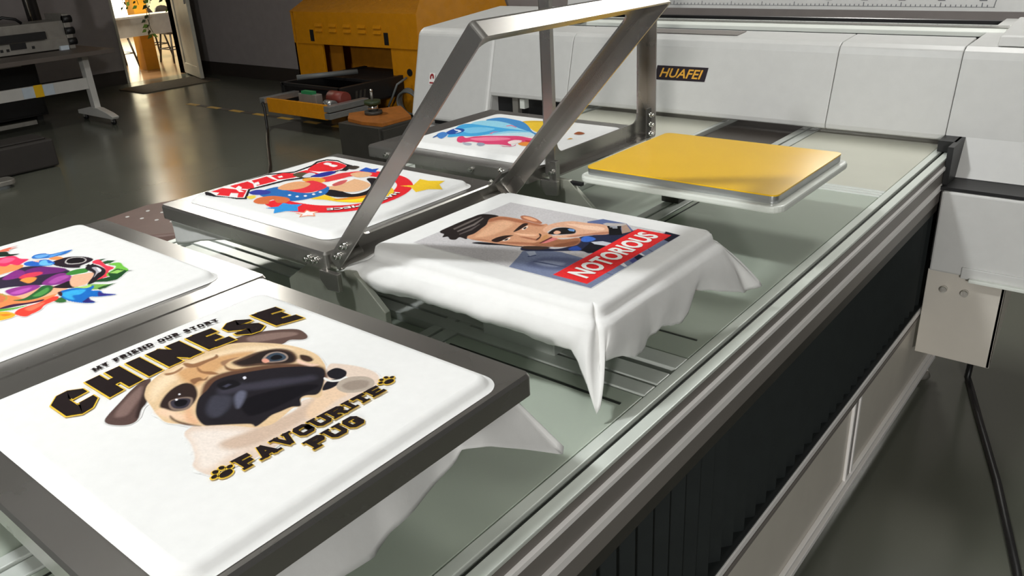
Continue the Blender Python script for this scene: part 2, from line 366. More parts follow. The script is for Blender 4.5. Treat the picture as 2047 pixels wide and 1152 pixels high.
# ------------------------------------------------------------------ yellow machine in the back
ym = thing('yellow_printer', (-13.1, 11.6, FL), 'yellow sheet metal printer with a dark opening by the back wall', 'printer')
YX0, YX1, YY = -15.02, -11.22, 11.0
mb = MB()   # front with opening
mb.box(YX0, -14.1, YY, YY+.06, FL, -.88); mb.box(-12.02, YX1, YY, YY+.06, FL, -.88)
mb.box(-14.1, -12.02, YY, YY+.06, FL, -1.75)
mb.build('front_panel', M_ymach, ym, .006)
MB().box(YX0+.14, YX1, YY-.03, YY, -.89, -.25).build('upper_panel', M_ymach, ym, .008)
MB().prism([(YY-.03, -.25), (YY+.55, .02), (YY+1.2, .05), (YY+1.3, -.25)], 'x', YX0, YX1).build('hood', M_ymach, ym, .008)
MB().prism([(YX1, YY-.02), (-9.97, 12.09), (-9.97, 12.3), (YX1, 12.3)], 'z', FL, -.25).build('side_body', M_ymach, ym)
cw = Vector((1.27, 1.13, 0)).normalized(); cn = Vector((-cw.y, cw.x, 0)); L_ = 1.70
sp = [(0, FL), (0, -.25), (.12, .06), (L_-.12, .12), (L_, -.25), (L_, FL)]
v = [Vector((YX1, YY-.03, z))+cw*u for u, z in sp]; v += [p+cn*.05 for p in v]
MB().add(v, [(0, 1, 2, 3, 4, 5), (11, 10, 9, 8, 7, 6)]+[(i_, (i_+1) % 6, 6+(i_+1) % 6, 6+i_) for i_ in range(6)]).build('side_panel', M_ymach, ym, .006)
MB().box(YX0, YX0+.06, YY, 12.3, FL, -.25).build('left_side', M_ymach, ym, .006)
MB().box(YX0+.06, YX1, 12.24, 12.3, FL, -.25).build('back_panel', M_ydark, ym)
for i in range(5):
    for zz in (-.5, -.6):
        x = -14.2+i*.445
        MB().prism([(YY-.06, zz-.03), (YY-.03, zz+.03), (YY-.03, zz-.03)], 'x', x, x+.22).build('louvre', M_ymach, ym)
for x in (-14.4, -12.14): MB().box(x, x+.12, YY-.036, YY-.02, -.83, -.6).build('slot', M_black, ym)
MB().cyl((-11.55, YY-.012, -1.32), .07, .02, 'y', 16).build('cable_hole', M_black, ym)
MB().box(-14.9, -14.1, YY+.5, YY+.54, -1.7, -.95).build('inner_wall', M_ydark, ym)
bu = MB()   # black carriage bed that slides out
bu.box(-13.55, -13.45, 9.45, 11.6, -1.72, -1.38).box(-11.85, -11.75, 9.45, 11.6, -1.72, -1.38).box(-13.5, -11.8, 9.5, 11.6, -1.75, -1.7).box(-13.5, -11.8, 9.45, 9.5, -1.44, -1.38).box(-13.5, -11.8, 10.4, 11.6, -1.46, -1.4)
bed = bu.build('sliding_bed', M_black, ym, .008)
for i in range(3): MB().prism([(9.75+i*.1, -1.62), (9.8+i*.1, -1.62), (9.83+i*.1, -1.48), (9.78+i*.1, -1.48)], 'x', -11.75, -11.745).build('vent_slot', M_dgrey, bed)
MB().tube([(-13.2, 9.6, -1.3), (-12.6, 10.6, -1.3)], .05, 8).build('paper_tube', M_hose, bed)
br = MB().box(-13.05, -11.35, 8.75, 8.8, -1.78, -1.52).build('rail_bracket', M_ymach, ym, .008)
MB().box(-13.2, -13.05, 8.7, 9.5, -1.62, -1.52).build('left_rail', M_alu, ym, .006)
for z in (-1.7, -1.58): MB().box(-11.35, -11.2, 8.7, 9.6, z-.05, z+.05).build('right_rail', M_alu, ym, .006)
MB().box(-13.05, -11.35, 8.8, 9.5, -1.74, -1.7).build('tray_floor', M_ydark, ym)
gb = MB().box(-12.35, -11.85, 8.95, 9.1, -1.7, -1.42).build('gearbox', M_mech, ym, .01)
MB().box(-12.25, -11.95, 8.95, 9.05, -1.42, -1.37).build('terminal_block', M_green, gb)
MB().cyl((-11.8, 9.25, -1.5), .12, .4, 'x', 14).build('motor', M_red, ym)
MB().cyl((-11.65, 9.0, -1.58), .09, .22, 'x', 14).build('coupling', M_alu, ym)
MB().tube([(-11.7, 8.95, -1.6), (-11.5, 8.85, -1.5), (-11.35, 8.8, -1.62), (-11.3, 8.9, -1.7)], .018, 6).build('cable', M_hose, ym)
MB().box(-11.9, -11.75, 9.75, 10.2, FL, -1.74).build('support_leg', M_dgrey, ym)
MB().box(-13.5, -13.1, 9.75, 10.2, FL, -1.74).build('support_leg', M_dgrey, ym)
pd = thing('machine_pedestal', (-9.55, 8.25, FL), 'dark grey steel pedestal with an orange-brown top plate in front of the yellow printer', 'pedestal')
MB().box(-10.0, -9.08, 7.9, 8.6, FL, -1.52).build('column', M_dgrey, pd, .01)
MB().prism([(-10.2, 8.3), (-9.9, 8.02), (-9.5, 7.95), (-9.1, 8.0), (-9.1, 8.6), (-9.85, 9.1)], 'z', -1.52, -1.462).build('top_plate', M_oranget, pd, .006)
MB().box(-9.08, -9.04, 7.95, 8.5, FL+.05, -1.56).build('side_cover', M_dgrey, pd, .004)
kn = thing('levelling_jack', (-9.75, 8.42, -1.46), 'small black and silver levelling jack standing on the orange-brown plate', 'jack')
MB().cyl((-9.75, 8.42, -1.46), .14, .05).build('base', M_dgrey, kn)
MB().cyl((-9.75, 8.42, -1.41), .08, .1).build('nut', M_bright, kn)
MB().cyl((-9.75, 8.42, -1.31), .13, .06).build('collar', M_leaf2, kn)
MB().cyl((-9.75, 8.42, -1.25), .02, .14).build('stem', M_mech, kn)
MB().ball((-9.75, 8.42, -1.1), .025).build('ball', M_bright, kn)
hs = thing('coiled_hose', (-11.5, 10.75, -1.84), 'coiled grey cable hose hanging beside the yellow printer', 'hose')
for k in range(4):
    pts = [(-11.5+.03*k+(.22+.02*k)*math.cos(a), 10.86-.045*k, -1.84+(.24-.01*k)*math.sin(a)) for a in [2*math.pi*q/28 for q in range(28)]]
    MB().tube(pts, .022, 6, closed=True).build('coil', M_hose, hs)
MB().tube([(-11.55, 10.9, -1.4), (-11.62, 10.7, -1.5), (-11.75, 10.66, -1.75), (-11.86, 10.64, -1.92)], .022, 6).build('loose_end', M_hose, hs)
MB().cyl((-11.86, 10.64, -2.0), .035, .08, 'z', 10).build('connector', M_bright, hs)
one('hanging_cable', MB().tube([(-13.12, 8.75, -1.62), (-13.06, 8.66, -1.6), (-13.0, 8.64, -1.68), (-12.98, 8.62, -1.9), (-12.9, 8.56, FL+.04), (-12.6, 8.34, FL+.025), (-12.0, 7.92, FL+.025), (-10.66, 7.01, FL+.025), (-9.6, 6.2, FL+.025), (-8.6, 5.2, FL+.025)], .025, 8), M_black, (-12, 7.5, FL), 'thin black cable hanging from the yellow rail bracket down to the floor', 'cable')

# ------------------------------------------------------------------ perforated brown stool at the bed's left side
t = thing('perforated_stool', (-7.0, 3.4, FL), 'brown perforated plastic stool beside the left end of the printer bed', 'stool')
top = [(-7.42, 3.02), (-6.6, 3.02), (-6.35, 3.3), (-6.5, 3.75), (-7.3, 4.0), (-7.5, 3.5)]
MB().prism(top, 'z', -1.3, -1.2).build('seat', M_brownb, t, .02)
mb = MB(); 
for i in range(5):
    for j in range(3): mb.cyl((-7.28+i*.17, 3.2+j*.2+.05*i, -1.2), .018, .004, 'z', 10)
mb.build('hole_rims', M_inkw, t)
MB().prism(rrect(-7.0, -6.8, 3.42, 3.5, .03), 'z', -1.2, -1.197).build('grip_hole', M_black, t)
for x, y in ((-7.25, 3.2), (-6.7, 3.2), (-7.25, 3.7), (-6.75, 3.6)): MB().bar((x, y, FL), (x, y, -1.3), .1, .1).build('leg', M_brownb, t, .01)
MB().bar((-7.25, 3.2, -1.6), (-6.7, 3.2, -1.6), .05, .08).build('crossbar', M_brownb, t)

# ------------------------------------------------------------------ the flatbed printer
pr = thing('flatbed_printer', (-2.35, 3.2, FL), 'large pale grey flatbed textile printer with a long bed and a wide gantry', 'printer')
H = -.32; XR = -.98; XL = -3.79; YN = -.4; YE = 5.95
# right rail: outer profile in x,z
R_in = XR-.10
mb = MB()
mb.box(-1.08, -1.042, YN, YE, H-.25, H)                                       # inner strip
mb.box(-1.021, XR, YN, YE, H-.014, H)                                          # outer strip
mb.build('right_rail', M_rail, pr, .003)
MB().box(-1.042, -1.021, YN, YE, H-.25, H-.02).build('rail_groove', M_groove, pr)
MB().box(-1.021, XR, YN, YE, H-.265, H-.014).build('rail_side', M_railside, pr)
for za, zb in ((H-.066, H-.050), (H-.183, H-.156)):
    MB().prism([(XR, zb+.006), (XR+.010, zb), (XR+.010, za), (XR, za-.002)], 'y', YN, YE).build('lit_ledge_stripe', M_trim, pr)  # light on the rail ledges painted as a paler stripe
MB().box(-1.035, XR-.006, YN, YE, H-.265-.06, H-.21-.0).build('rail_foot', M_dgrey, pr)
# left rail
mb = MB(); mb.box(XL, XL+.045, YN, YE, H-.25, H).box(XL+.065, XL+.12, YN, YE, H-.25, H); mb.build('left_rail', M_rail, pr, .003)
MB().box(XL+.045, XL+.065, YN, YE, H-.25, H-.02).build('rail_groove', M_groove, pr)
# bellows
n = 116; P = []
for i in range(n+1):
    y = YN+(YE-YN-.1)*i/n; P.append((-1.0 if i % 2 else -1.045, y))
P += [(-1.07, P[-1][1]), (-1.07, YN)]
MB().prism(P, 'z', -1.30, H-.262).build('bellows', M_bellows, pr)
MB().box(-1.08, -.984, YN, YE-.08, -1.31, -1.275).build('bellows_ledge', M_bellows, pr)
# lower side panel with trims
MB().box(-1.05, XR-.02, YN, YE-.05, -1.99, -1.30).build('side_panel', M_panel, pr)
for za, zb in ((-1.32, -1.285), (-1.36, -1.335), (-1.90, -1.88), (-1.99, -1.955)):
    MB().box(XR-.02, XR+.004, YN, YE-.05, za, zb).build('side_trim', M_trim if za != -1.36 else M_railside, pr, .003)
for y in (3.94, 4.03): MB().box(XR-.02, XR-.004, y, y+.025, -1.88, -1.36).build('divider_strip', M_trim, pr, .003)
MB().box(XR-.021, XR-.012, 3.965, 4.03, -1.88, -1.36).build('divider_gap', M_railside, pr)
for x, y in ((-1.06, 5.8), (-3.7, 5.8), (-1.1, .0), (-3.7, .0), (-1.1, 2.9), (-3.7, 2.9)):
    f = MB().cyl((x, y, FL), .09, .04, 'z', 18, .07).build('levelling_foot', M_mech, pr)
    MB().cyl((x, y, FL+.04), .03, .08).build('foot_bolt', M_bright, f)
MB().box(-3.75, -3.69, YN, YE, -1.99, H-.25).build('left_side_panel', M_panel, pr)
MB().box(-3.69, -1.05, YN, YN+.05, -1.99, H-.02).build('end_panel', M_panel, pr)
# bed sheets (bays) and beams
bays = [(YN+.05, 1.88), (2.17, 4.22), (4.34, YE-.02)]
for i, (a, b) in enumerate(bays):
    MB().box(-1.86, -1.085, a, b, H-.05, H-.004).build('bed_sheet', M_bedlit if i == 2 else M_bed, pr, .004)
    MB().box(-2.52, -1.99, a, b, H-.05, H-.03).build('bed_sheet', M_bedshade if i == 2 else M_bed, pr, .004)
    MB().box(-3.64, -2.56, a, b, H-.05, H-.004).build('bed_sheet', M_bedlit if i == 2 else M_bed, pr, .004)
for x0, x1 in ((-1.985, -1.94), (-1.925, -1.865), (-2.555, -2.525)):
    MB().box(x0, x1, YN+.05, YE-.02, H-.12, H-.002).build('long_beam', M_beam, pr, .003)
for ys in (((1.885, 1.95), (1.965, 2.045), (2.085, 2.165)), ((4.225, 4.26), (4.27, 4.30), (4.31, 4.335))):
    for a, b in ys: MB().box(-3.67, -1.082, a, b, H-.12, H+.0).build('cross_beam', M_beam, pr, .003)
MB().box(-3.69, -1.05, YN+.05, YE-.02, H-.2, H-.12).build('bed_base', M_groove, pr)
# recessed frame lines in the near bay
for x0, x1, y0, y1 in ((-3.55, -2.62, 1.70, 1.712), (-2.50, -2.0, 1.76, 1.772), (-1.83, -1.12, 1.80, 1.810), (-1.83, -1.822, .0, 1.80), (-1.83, -1.822, 2.3, 4.1), (-1.83, -1.12, 2.30, 2.308)):
    MB().box(x0, x1, y0, y1, H-.006, H-.002).build('groove_line', M_groove, pr)
# gantry covers
def cover_profile(zb, yb): return [(yb, zb), (5.41, -.25), (5.525, .18), (5.545, .225), (5.585, .25), (5.86, .27), (5.86, .2), (5.7, .12), (5.6, -.2), (5.6, zb)]
prof = [(5.41, -.25), (5.525, .185), (5.545, .228), (5.585, .25), (5.86, .27), (5.86, .2), (5.7, .12), (5.6, -.22), (5.44, -.29), (5.415, -.28)]
for x0, x1 in ((-4.70, -3.885), (-3.88, -1.787), (-1.783, -1.06)):
    MB().prism(prof, 'x', x0, x1).build('gantry_cover', M_cover, pr, .006)
MB().prism([(5.43, -.245), (5.54, .18), (5.58, .24), (5.85, .255), (5.85, .2), (5.6, -.2)], 'x', -4.7, -1.057).build('seam_backing', M_seam, pr)
MB().prism([(5.44, -.29), (5.62, -.27), (5.62, -.2), (5.43, -.25)], 'x', -4.7, -1.06).build('gantry_lip', M_railside, pr)
MB().prism([(5.33, -.55), (5.41, -.25), (5.525, .185), (5.545, .228), (5.6, .25), (6.75, .34), (6.75, -.55)], 'x', -5.66, -4.705).build('left_end_cover', M_cover, pr, .07, 4)
MB().box(-5.5, -4.75, 5.5, 6.7, -.62, -.55).build('left_gap', M_black, pr)
MB().prism([(5.36, -1.15), (5.36, -.62), (6.75, -.62), (6.75, -1.15)], 'x', -5.64, -4.72).build('left_lower_box', M_cover, pr, .05, 3)
MB().box(-5.5, -4.9, 5.7, 6.6, FL, -1.15).build('left_support', M_panel, pr, .02)
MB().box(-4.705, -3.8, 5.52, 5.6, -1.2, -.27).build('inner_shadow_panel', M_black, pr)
MB().box(-4.50, -4.44, 5.47, 5.52, -1.0, -.29).build('inner_bracket', M_mech, pr)
MB().box(-4.41, -4.36, 5.46, 5.52, -.38, -.30).build('inner_box', M_white, pr)
# vents and lid on the left end cover
for x0, x1 in ((-4.98, -4.8), (-4.78, -4.72)): MB().box(x0, x1, 5.72, 5.8, .255, .262).build('vent', M_railside, pr)
MB().prism([(6.0, .27), (6.05, .33), (6.5, .36), (6.7, .3), (6.7, .27)], 'x', -4.75, -4.15).build('left_lid', M_cover, pr, .01)
# right end
MB().prism([(5.41, -.25), (5.525, .185), (5.545, .228), (5.6, .25), (6.75, .29), (6.75, -.25)], 'x', -1.055, .9).prism([(5.30, -.47), (5.41, -.25), (5.5, -.2), (6.75, -.2), (6.75, -.47)], 'x', -.962, .9).build('right_end_cover', M_cover, pr)
MB().prism([(5.6, .255), (5.65, .31), (6.2, .36), (6.2, .255)], 'x', -.9, -.55).build('right_lid', M_cover, pr, .01)
MB().prism([(5.75, .26), (5.8, .36), (6.4, .42), (6.4, .26)], 'x', -.72, .3).build('right_lid_upper', M_cover, pr, .01)
MB().box(-.97, .9, 5.07, 6.6, -.492, -.472).build('right_gap', M_black, pr)
MB().box(-1.06, -.963, 5.26, 5.6, H+.004, -.25).box(-.976, -.945, 5.12, 5.6, -.49, -.25).build('gap_cheek', M_black, pr)
MB().box(-.955, .9, 5.05, 6.6, -.99, -.492).build('right_lower_box', M_cover, pr, .012)
MB().box(-.972, -.956, 5.12, 6.4, -.95, -.5).build('side_plate', M_cover, pr, .004)
dr = MB().box(-.78, .9, 5.035, 5.06, -1.0, -.93).build('drawer', M_cover, pr, .005)
MB().box(-.73, .9, 5.0, 5.036, -1.005, -.985).build('drawer_lip', M_white, dr, .004)
hb = MB().box(-.965, -.545, 5.08, 5.11, -1.56, -.99).prism([(5.08, -1.56), (5.08, -.99), (5.6, -.99)], 'x', -.565, -.545).build('hanging_bracket', M_panel, pr, .004)
for x in (-.86, -.745):
    MB().cyl((x, 5.08, -1.1), .02, -.03, 'y', 14).build('bracket_screw', M_bright, hb)
# rear of gantry: slot, rod, trough, ruler board
MB().box(-4.6, -.95, 5.86, 6.12, .1, .16).build('slot_floor', M_groove, pr)
MB().prism([(6.12, .27), (6.16, .285), (6.36, .29), (6.36, .24), (6.12, .24)], 'x', -4.6, -.95).build('guide_rail', M_white, pr, .004)
MB().box(-4.6, -.95, 6.2, 6.25, .29, .30).build('rod', M_bright, pr)
MB().box(-4.7, .9, 6.36, 6.9, .02, .08).build('trough', M_black, pr)
MB().box(-4.95, .9, 6.86, 6.92, .02, .26).build('rear_wall', M_black, pr)
rb = MB().prism([(6.80, .33), (6.82, .33), (6.98, 1.1), (6.96, 1.1)], 'x', -4.84, .9).build('ruler_board', M_cover, pr)
mb = MB(); x = -4.5; i = 0
def rpt(x, z): return (x, 6.80+(z-.33)/.77*.16-.004, z)
while x < -1.2:
    L_ = .028 if i % 8 == 0 else .014
    a, b = rpt(x, .36), rpt(x+.006, .36+L_)
    mb.add([rpt(x, .36), rpt(x+.006, .36), rpt(x+.006, .36+L_), rpt(x, .36+L_)], [(0, 1, 2, 3)])
    if i % 8 == 0: mb.add([rpt(x-.02, .40), rpt(x+.03, .40), rpt(x+.03, .415), rpt(x-.02, .415)], [(0, 1, 2, 3)])
    x += .034; i += 1
mb.add([rpt(-4.55, .357), rpt(-1.15, .357), rpt(-1.15, .36), rpt(-4.55, .36)], [(0, 1, 2, 3)])
mb.add([rpt(-1.16, .357), rpt(-1.155, .357), rpt(-1.12, .6), rpt(-1.125, .6)], [(0, 1, 2, 3)])
mb.build('ruler_marks', M_rule, rb, recalc=False)
MB().box(-4.3, -4.05, 6.79, 6.82, .27, .335).build('ruler_tab', M_cover, rb)
MB().prism([(5.66, .262), (5.70, .25), (5.78, .25), (5.82, .272)], 'x', -3.5, -2.55).build('handle_recess', M_railside, pr)
# logo plate and sticker lie on the sloping cover
def fc(x, z, o=.004): return (x, 5.41+(z+.25)*(.115/.435)-o, z)
lg = MB().add([fc(-3.10, -.05), fc(-2.69, -.045), fc(-2.675, .052), fc(-3.09, .05)], [(0, 1, 2, 3)]).build('logo_plate', M_navy, pr, recalc=False)
def text_polys(txt, shear=0.0, bold=0.0):
    cu = bpy.data.curves.new('txt', 'FONT'); cu.body = txt; cu.size = 1; cu.shear = shear; cu.offset = bold; cu.resolution_u = 3
    o = bpy.data.objects.new('txt', cu); C.objects.link(o)
    dg = bpy.context.evaluated_depsgraph_get(); ev = o.evaluated_get(dg); me = ev.to_mesh()
    vs = [v.co.copy() for v in me.vertices]; fs = [tuple(p.vertices) for p in me.polygons]
    ev.to_mesh_clear(); bpy.data.objects.remove(o); bpy.data.curves.remove(cu)
    x0 = min(v.x for v in vs); x1 = max(v.x for v in vs); y0 = min(v.y for v in vs); y1 = max(v.y for v in vs)
    return [((v.x-x0)/(x1-x0), (v.y-y0)/(y1-y0)) for v in vs], fs
vs, fs = text_polys('HUAFEI', .28, .018)
MB().add([fc(-3.06+.35*a, -.03+.065*b, .008) for a, b in vs], fs).build('logo_letters', M_gold, lg, recalc=False)
stk = MB().add([fc(-5.43, -.23, .02), fc(-5.36, -.23, .02), fc(-5.36, -.13, .02), fc(-5.43, -.13, .02)], [(0, 1, 2, 3)]).build('sticker', M_inkw, pr, recalc=False)
mb = MB()
ring = [(math.cos(a), math.sin(a)) for a in [math.pi*(-.2+1.5*k/14) for k in range(15)]]
vs = [fc(-5.395+.026*c, -.165+.03*s_, .024) for c, s_ in ring]+[fc(-5.395+.008*c, -.165+.01*s_, .024) for c, s_ in ring]
mb.add(vs, [(k, k+1, 16+k, 15+k) for k in range(14)]); mb.add([fc(-5.42, -.222, .024), fc(-5.37, -.222, .024), fc(-5.37, -.208, .024), fc(-5.42, -.208, .024)], [(0, 1, 2, 3)])
mb.build('sticker_mark', M_sticker, stk, recalc=False)
# mounting brackets of the shirt stations
for y in (1.66, 2.97):
    MB().prism([(-2.36, -.062), (-2.13, -.062), (-1.985, -.185), (-1.985, H), (-2.53, H), (-2.53, -.175)], 'y', y, y+.025).build('mounting_bracket', M_plate, pr, .003)
    MB().prism([(-2.26, -.062), (-2.26, -.1), (-2.225, -.135), (-2.16, -.13), (-2.16, -.062)], 'y', y-.05, y-.03).build('hinge_tongue', M_steel, pr, .002)

one('power_cable', MB().tube([(-.70, 5.6, -1.5), (-.73, 5.75, -1.85), (-.75, 5.9, FL+.025), (-.68, 5.7, FL+.022), (-.58, 5.4, FL+.022), (-.34, 4.7, FL+.022), (-.12, 3.97, FL+.022), (.05, 3.3, FL+.022), (.3, 2.2, FL+.022)], .022, 8), M_black, (-.6, 5.5, FL), 'black cable running along the floor from under the gantry end', 'cable')

# ------------------------------------------------------------------ shirt stations
T = .025
def station(loc, label):
    return thing('shirt_station', loc, label, 'shirt station', 'shirt stations on the printer bed')
def frame_mesh(x0, x1, y0, y1, xf, inn=None):
    # L-section clamp frame: flat top with rounded opening and a turned-down lip; xf maps local closed coordinates
    outer = rrect(x0, x1, y0, y1, .012, 6); inner = rrect(*inn, .06, 6) if inn else rrect(x0+.085, x1-.085, y0+.092, y1-.092, .05, 6); n = len(outer)
    mb = MB(); t = .008
    rows = [(inner, -t), (inner, 0), (outer, 0), (rrect(x0-.006, x1+.006, y0-.006, y1+.006, .016, 6), -.01), (rrect(x0-.006, x1+.006, y0-.006, y1+.006, .016, 6), -.062), (rrect(x0+.002, x1-.002, y0+.002, y1-.002, .01, 6), -.062), (rrect(x0+.002, x1-.002, y0+.002, y1-.002, .01, 6), -t)]
    v = []; f = []
    for P, z in rows: v += [xf((p[0], p[1], z)) for p in P]
    R_ = len(rows)
    for r in range(R_):
        q = (r+1) % R_
        f += [(r*n+i, r*n+(i+1) % n, q*n+(i+1) % n, q*n+i) for i in range(n)]
    return mb.add(v, f)
def bolt(c, axis, parent):
    d_ = {'x': (1, 0, 0), 'y': (0, 1, 0), '-y': (0, -1, 0)}[axis] if isinstance(axis, str) else axis
    c = Vector(c); d_ = Vector(d_).normalized()
    MB().tube([c-d_*.004, c+d_*.012], .013, 10).tube([c+d_*.012, c+d_*.026], .008, 8).build('bolt', M_bright, parent)
def platen(st, x0, x1, y0, y1, ztop):
    MB().prism(rrect(x0+.02, x1-.02, y0+.02, y1-.02, .05), 'z', ztop-.05, ztop-.012).build('platen_board', M_white, st)
    MB().box(x0+.2, x1-.2, y0+.2, y1-.2, ztop-.12, ztop-.05).build('platen_support', M_groove, st)
    cx, cy = (x0+x1)/2, (y0+y1)/2
    MB().box(cx-.16, cx+.16, cy-.16, cy+.16, H-.004, ztop-.12).build('pillar', M_beam, st, .004)
idx = lambda p: p
# closed stations: tray rect, platen rect
closed = [('pug', (-2.236, -1.112, .345, 1.362), (-2.085, -1.150, .445, 1.262), 'stainless shirt frame nearest the camera, clamped around the pug shirt'),
          ('flower', (-3.37, -2.25, .36, 1.385), (-3.33, -2.37, .46, 1.275), 'stainless shirt frame at the left edge, clamped around the flower print shirt'),
          ('ring', (-3.35, -2.237, 1.632, 2.615), (-3.27, -2.335, 1.735, 2.51), 'stainless shirt frame in the middle left, clamped around the red ring shirt'),
          ('gown', (-3.35, -2.265, 2.83, 3.85), (-3.155, -2.28, 2.93, 3.69), 'stainless shirt frame at the back left, clamped around the gown print shirt')]
for key, (x0, x1, y0, y1), (a0, a1, b0, b1), lab in closed:
    st_ = station(((x0+x1)/2, (y0+y1)/2, H-.004), lab)
    fr = frame_mesh(x0, x1, y0, y1, idx, (a0-.010, a1+.010, b0-.010, b1+.010)).build('clamp_frame', M_steel, st_)
    platen(st_, a0, a1, b0, b1, T)
    if key == 'ring':
        for x in (-2.325, -2.285): bolt((x, y0-.006, -.035), '-y', fr)
    if key == 'gown':
        for x in (-3.2, -2.6): bolt((x, y0-.006, -.035), '-y', fr)
    hx_ = x0+.03
    MB().box(x0+.25, x1-.25, y0+.09, y0+.12, -.14, -.064).build('under_bar', M_steel, st_, .004)
# open station under the portrait shirt
st5 = station((-1.63, 2.12, H-.004), 'open stainless shirt frame tilted up beside the portrait shirt')
hxx, hz, th = -2.19, -.03, math.radians(47.5)
def tilt(p):
    u, z = p[0]-hxx, p[2]-hz
    return (hxx+u*math.cos(th)-z*math.sin(th), p[1], hz+u*math.sin(th)+z*math.cos(th))
fr5 = frame_mesh(-2.19, -1.09, 1.63, 2.605, tilt).build('clamp_frame', M_steel, st5)
platen(st5, -2.08, -1.165, 1.735, 2.455, T)
for u in (.06, .12): bolt(tilt((-2.19+u, 1.624, -.035)), '-y', fr5)
mb = MB().obox(tilt((-2.10, 2.50, -.0)), Vector((math.cos(th), 0, math.sin(th)))*.06, (0, .03, 0), Vector((-math.sin(th), 0, math.cos(th)))*.006)
hp = mb.build('hinge_plate', M_dgrey, fr5, .002)
MB().cyl((-2.2, 2.45, -.03), .02, .1, 'y', 12).build('hinge_pin', M_mech, st5)
MB().cyl((-2.2, 1.66, -.03), .02, .1, 'y', 12).build('hinge_pin', M_mech, st5)
for u in (.05, .13):
    c = Vector(tilt((-2.19+u, 2.50, .006))); n_ = Vector((-math.sin(th), 0, math.cos(th)))
    bolt(c, n_, hp)
# open station with the yellow board
st6 = station((-1.57, 3.32, H-.004), 'open upright stainless shirt frame with a bare yellow board')
th2 = math.radians(90.5)
def tilt2(p):
    u, z = p[0]+2.2, p[2]+.045
    return (-2.2+u*math.cos(th2)-z*math.sin(th2), p[1], -.045+u*math.sin(th2)+z*math.cos(th2))
fr6 = frame_mesh(-2.2, -1.1, 2.945, 3.865, tilt2).build('clamp_frame', M_steel, st6)
hp = MB().obox((-2.188, 3.80, .03), (.005, 0, 0), (0, .022, 0), (0, 0, .085)).build('hinge_plate', M_dgrey, fr6, .002)
for z in (-.02, .03, .08): bolt((-2.183, 3.80, z), 'x', hp)
MB().obox((-2.13, 2.985, -.075), (.07, 0, 0), (0, .012, 0), (0, 0, .008)).build('hinge_arm', M_black, st6, .002)
MB().box(-2.21, -2.17, 2.93, 2.96, -.09, .03).build('hinge_post', M_steel, st6, .002)
bolt((-2.19, 2.93, -.02), '-y', fr6)
x0, x1, y0, y1 = -2.02, -1.127, 2.95, 3.70
MB().prism(rrect(x0, x1, y0, y1, .03), 'z', T-.008, T-.002).build('yellow_sheet', M_yellow, st6, label='glossy yellow sheet')
MB().prism(rrect(x0+.001, x1-.001, y0+.001, y1-.001, .03), 'z', T-.038, T-.008).build('aluminium_board', M_alu, st6, .002)
MB().prism(rrect(-2.045, -1.095, 2.915, 3.725, .06), 'z', T-.068, T-.038).build('white_board', M_white, st6, .008)
MB().box(-2.0, -1.9, 3.62, 3.71, H-.002, T-.068).build('board_post', M_dgrey, st6, .004)
MB().box(-2.0, -1.3, 3.60, 3.64, T-.1, T-.068).build('board_arm', M_dgrey, st6, .004)

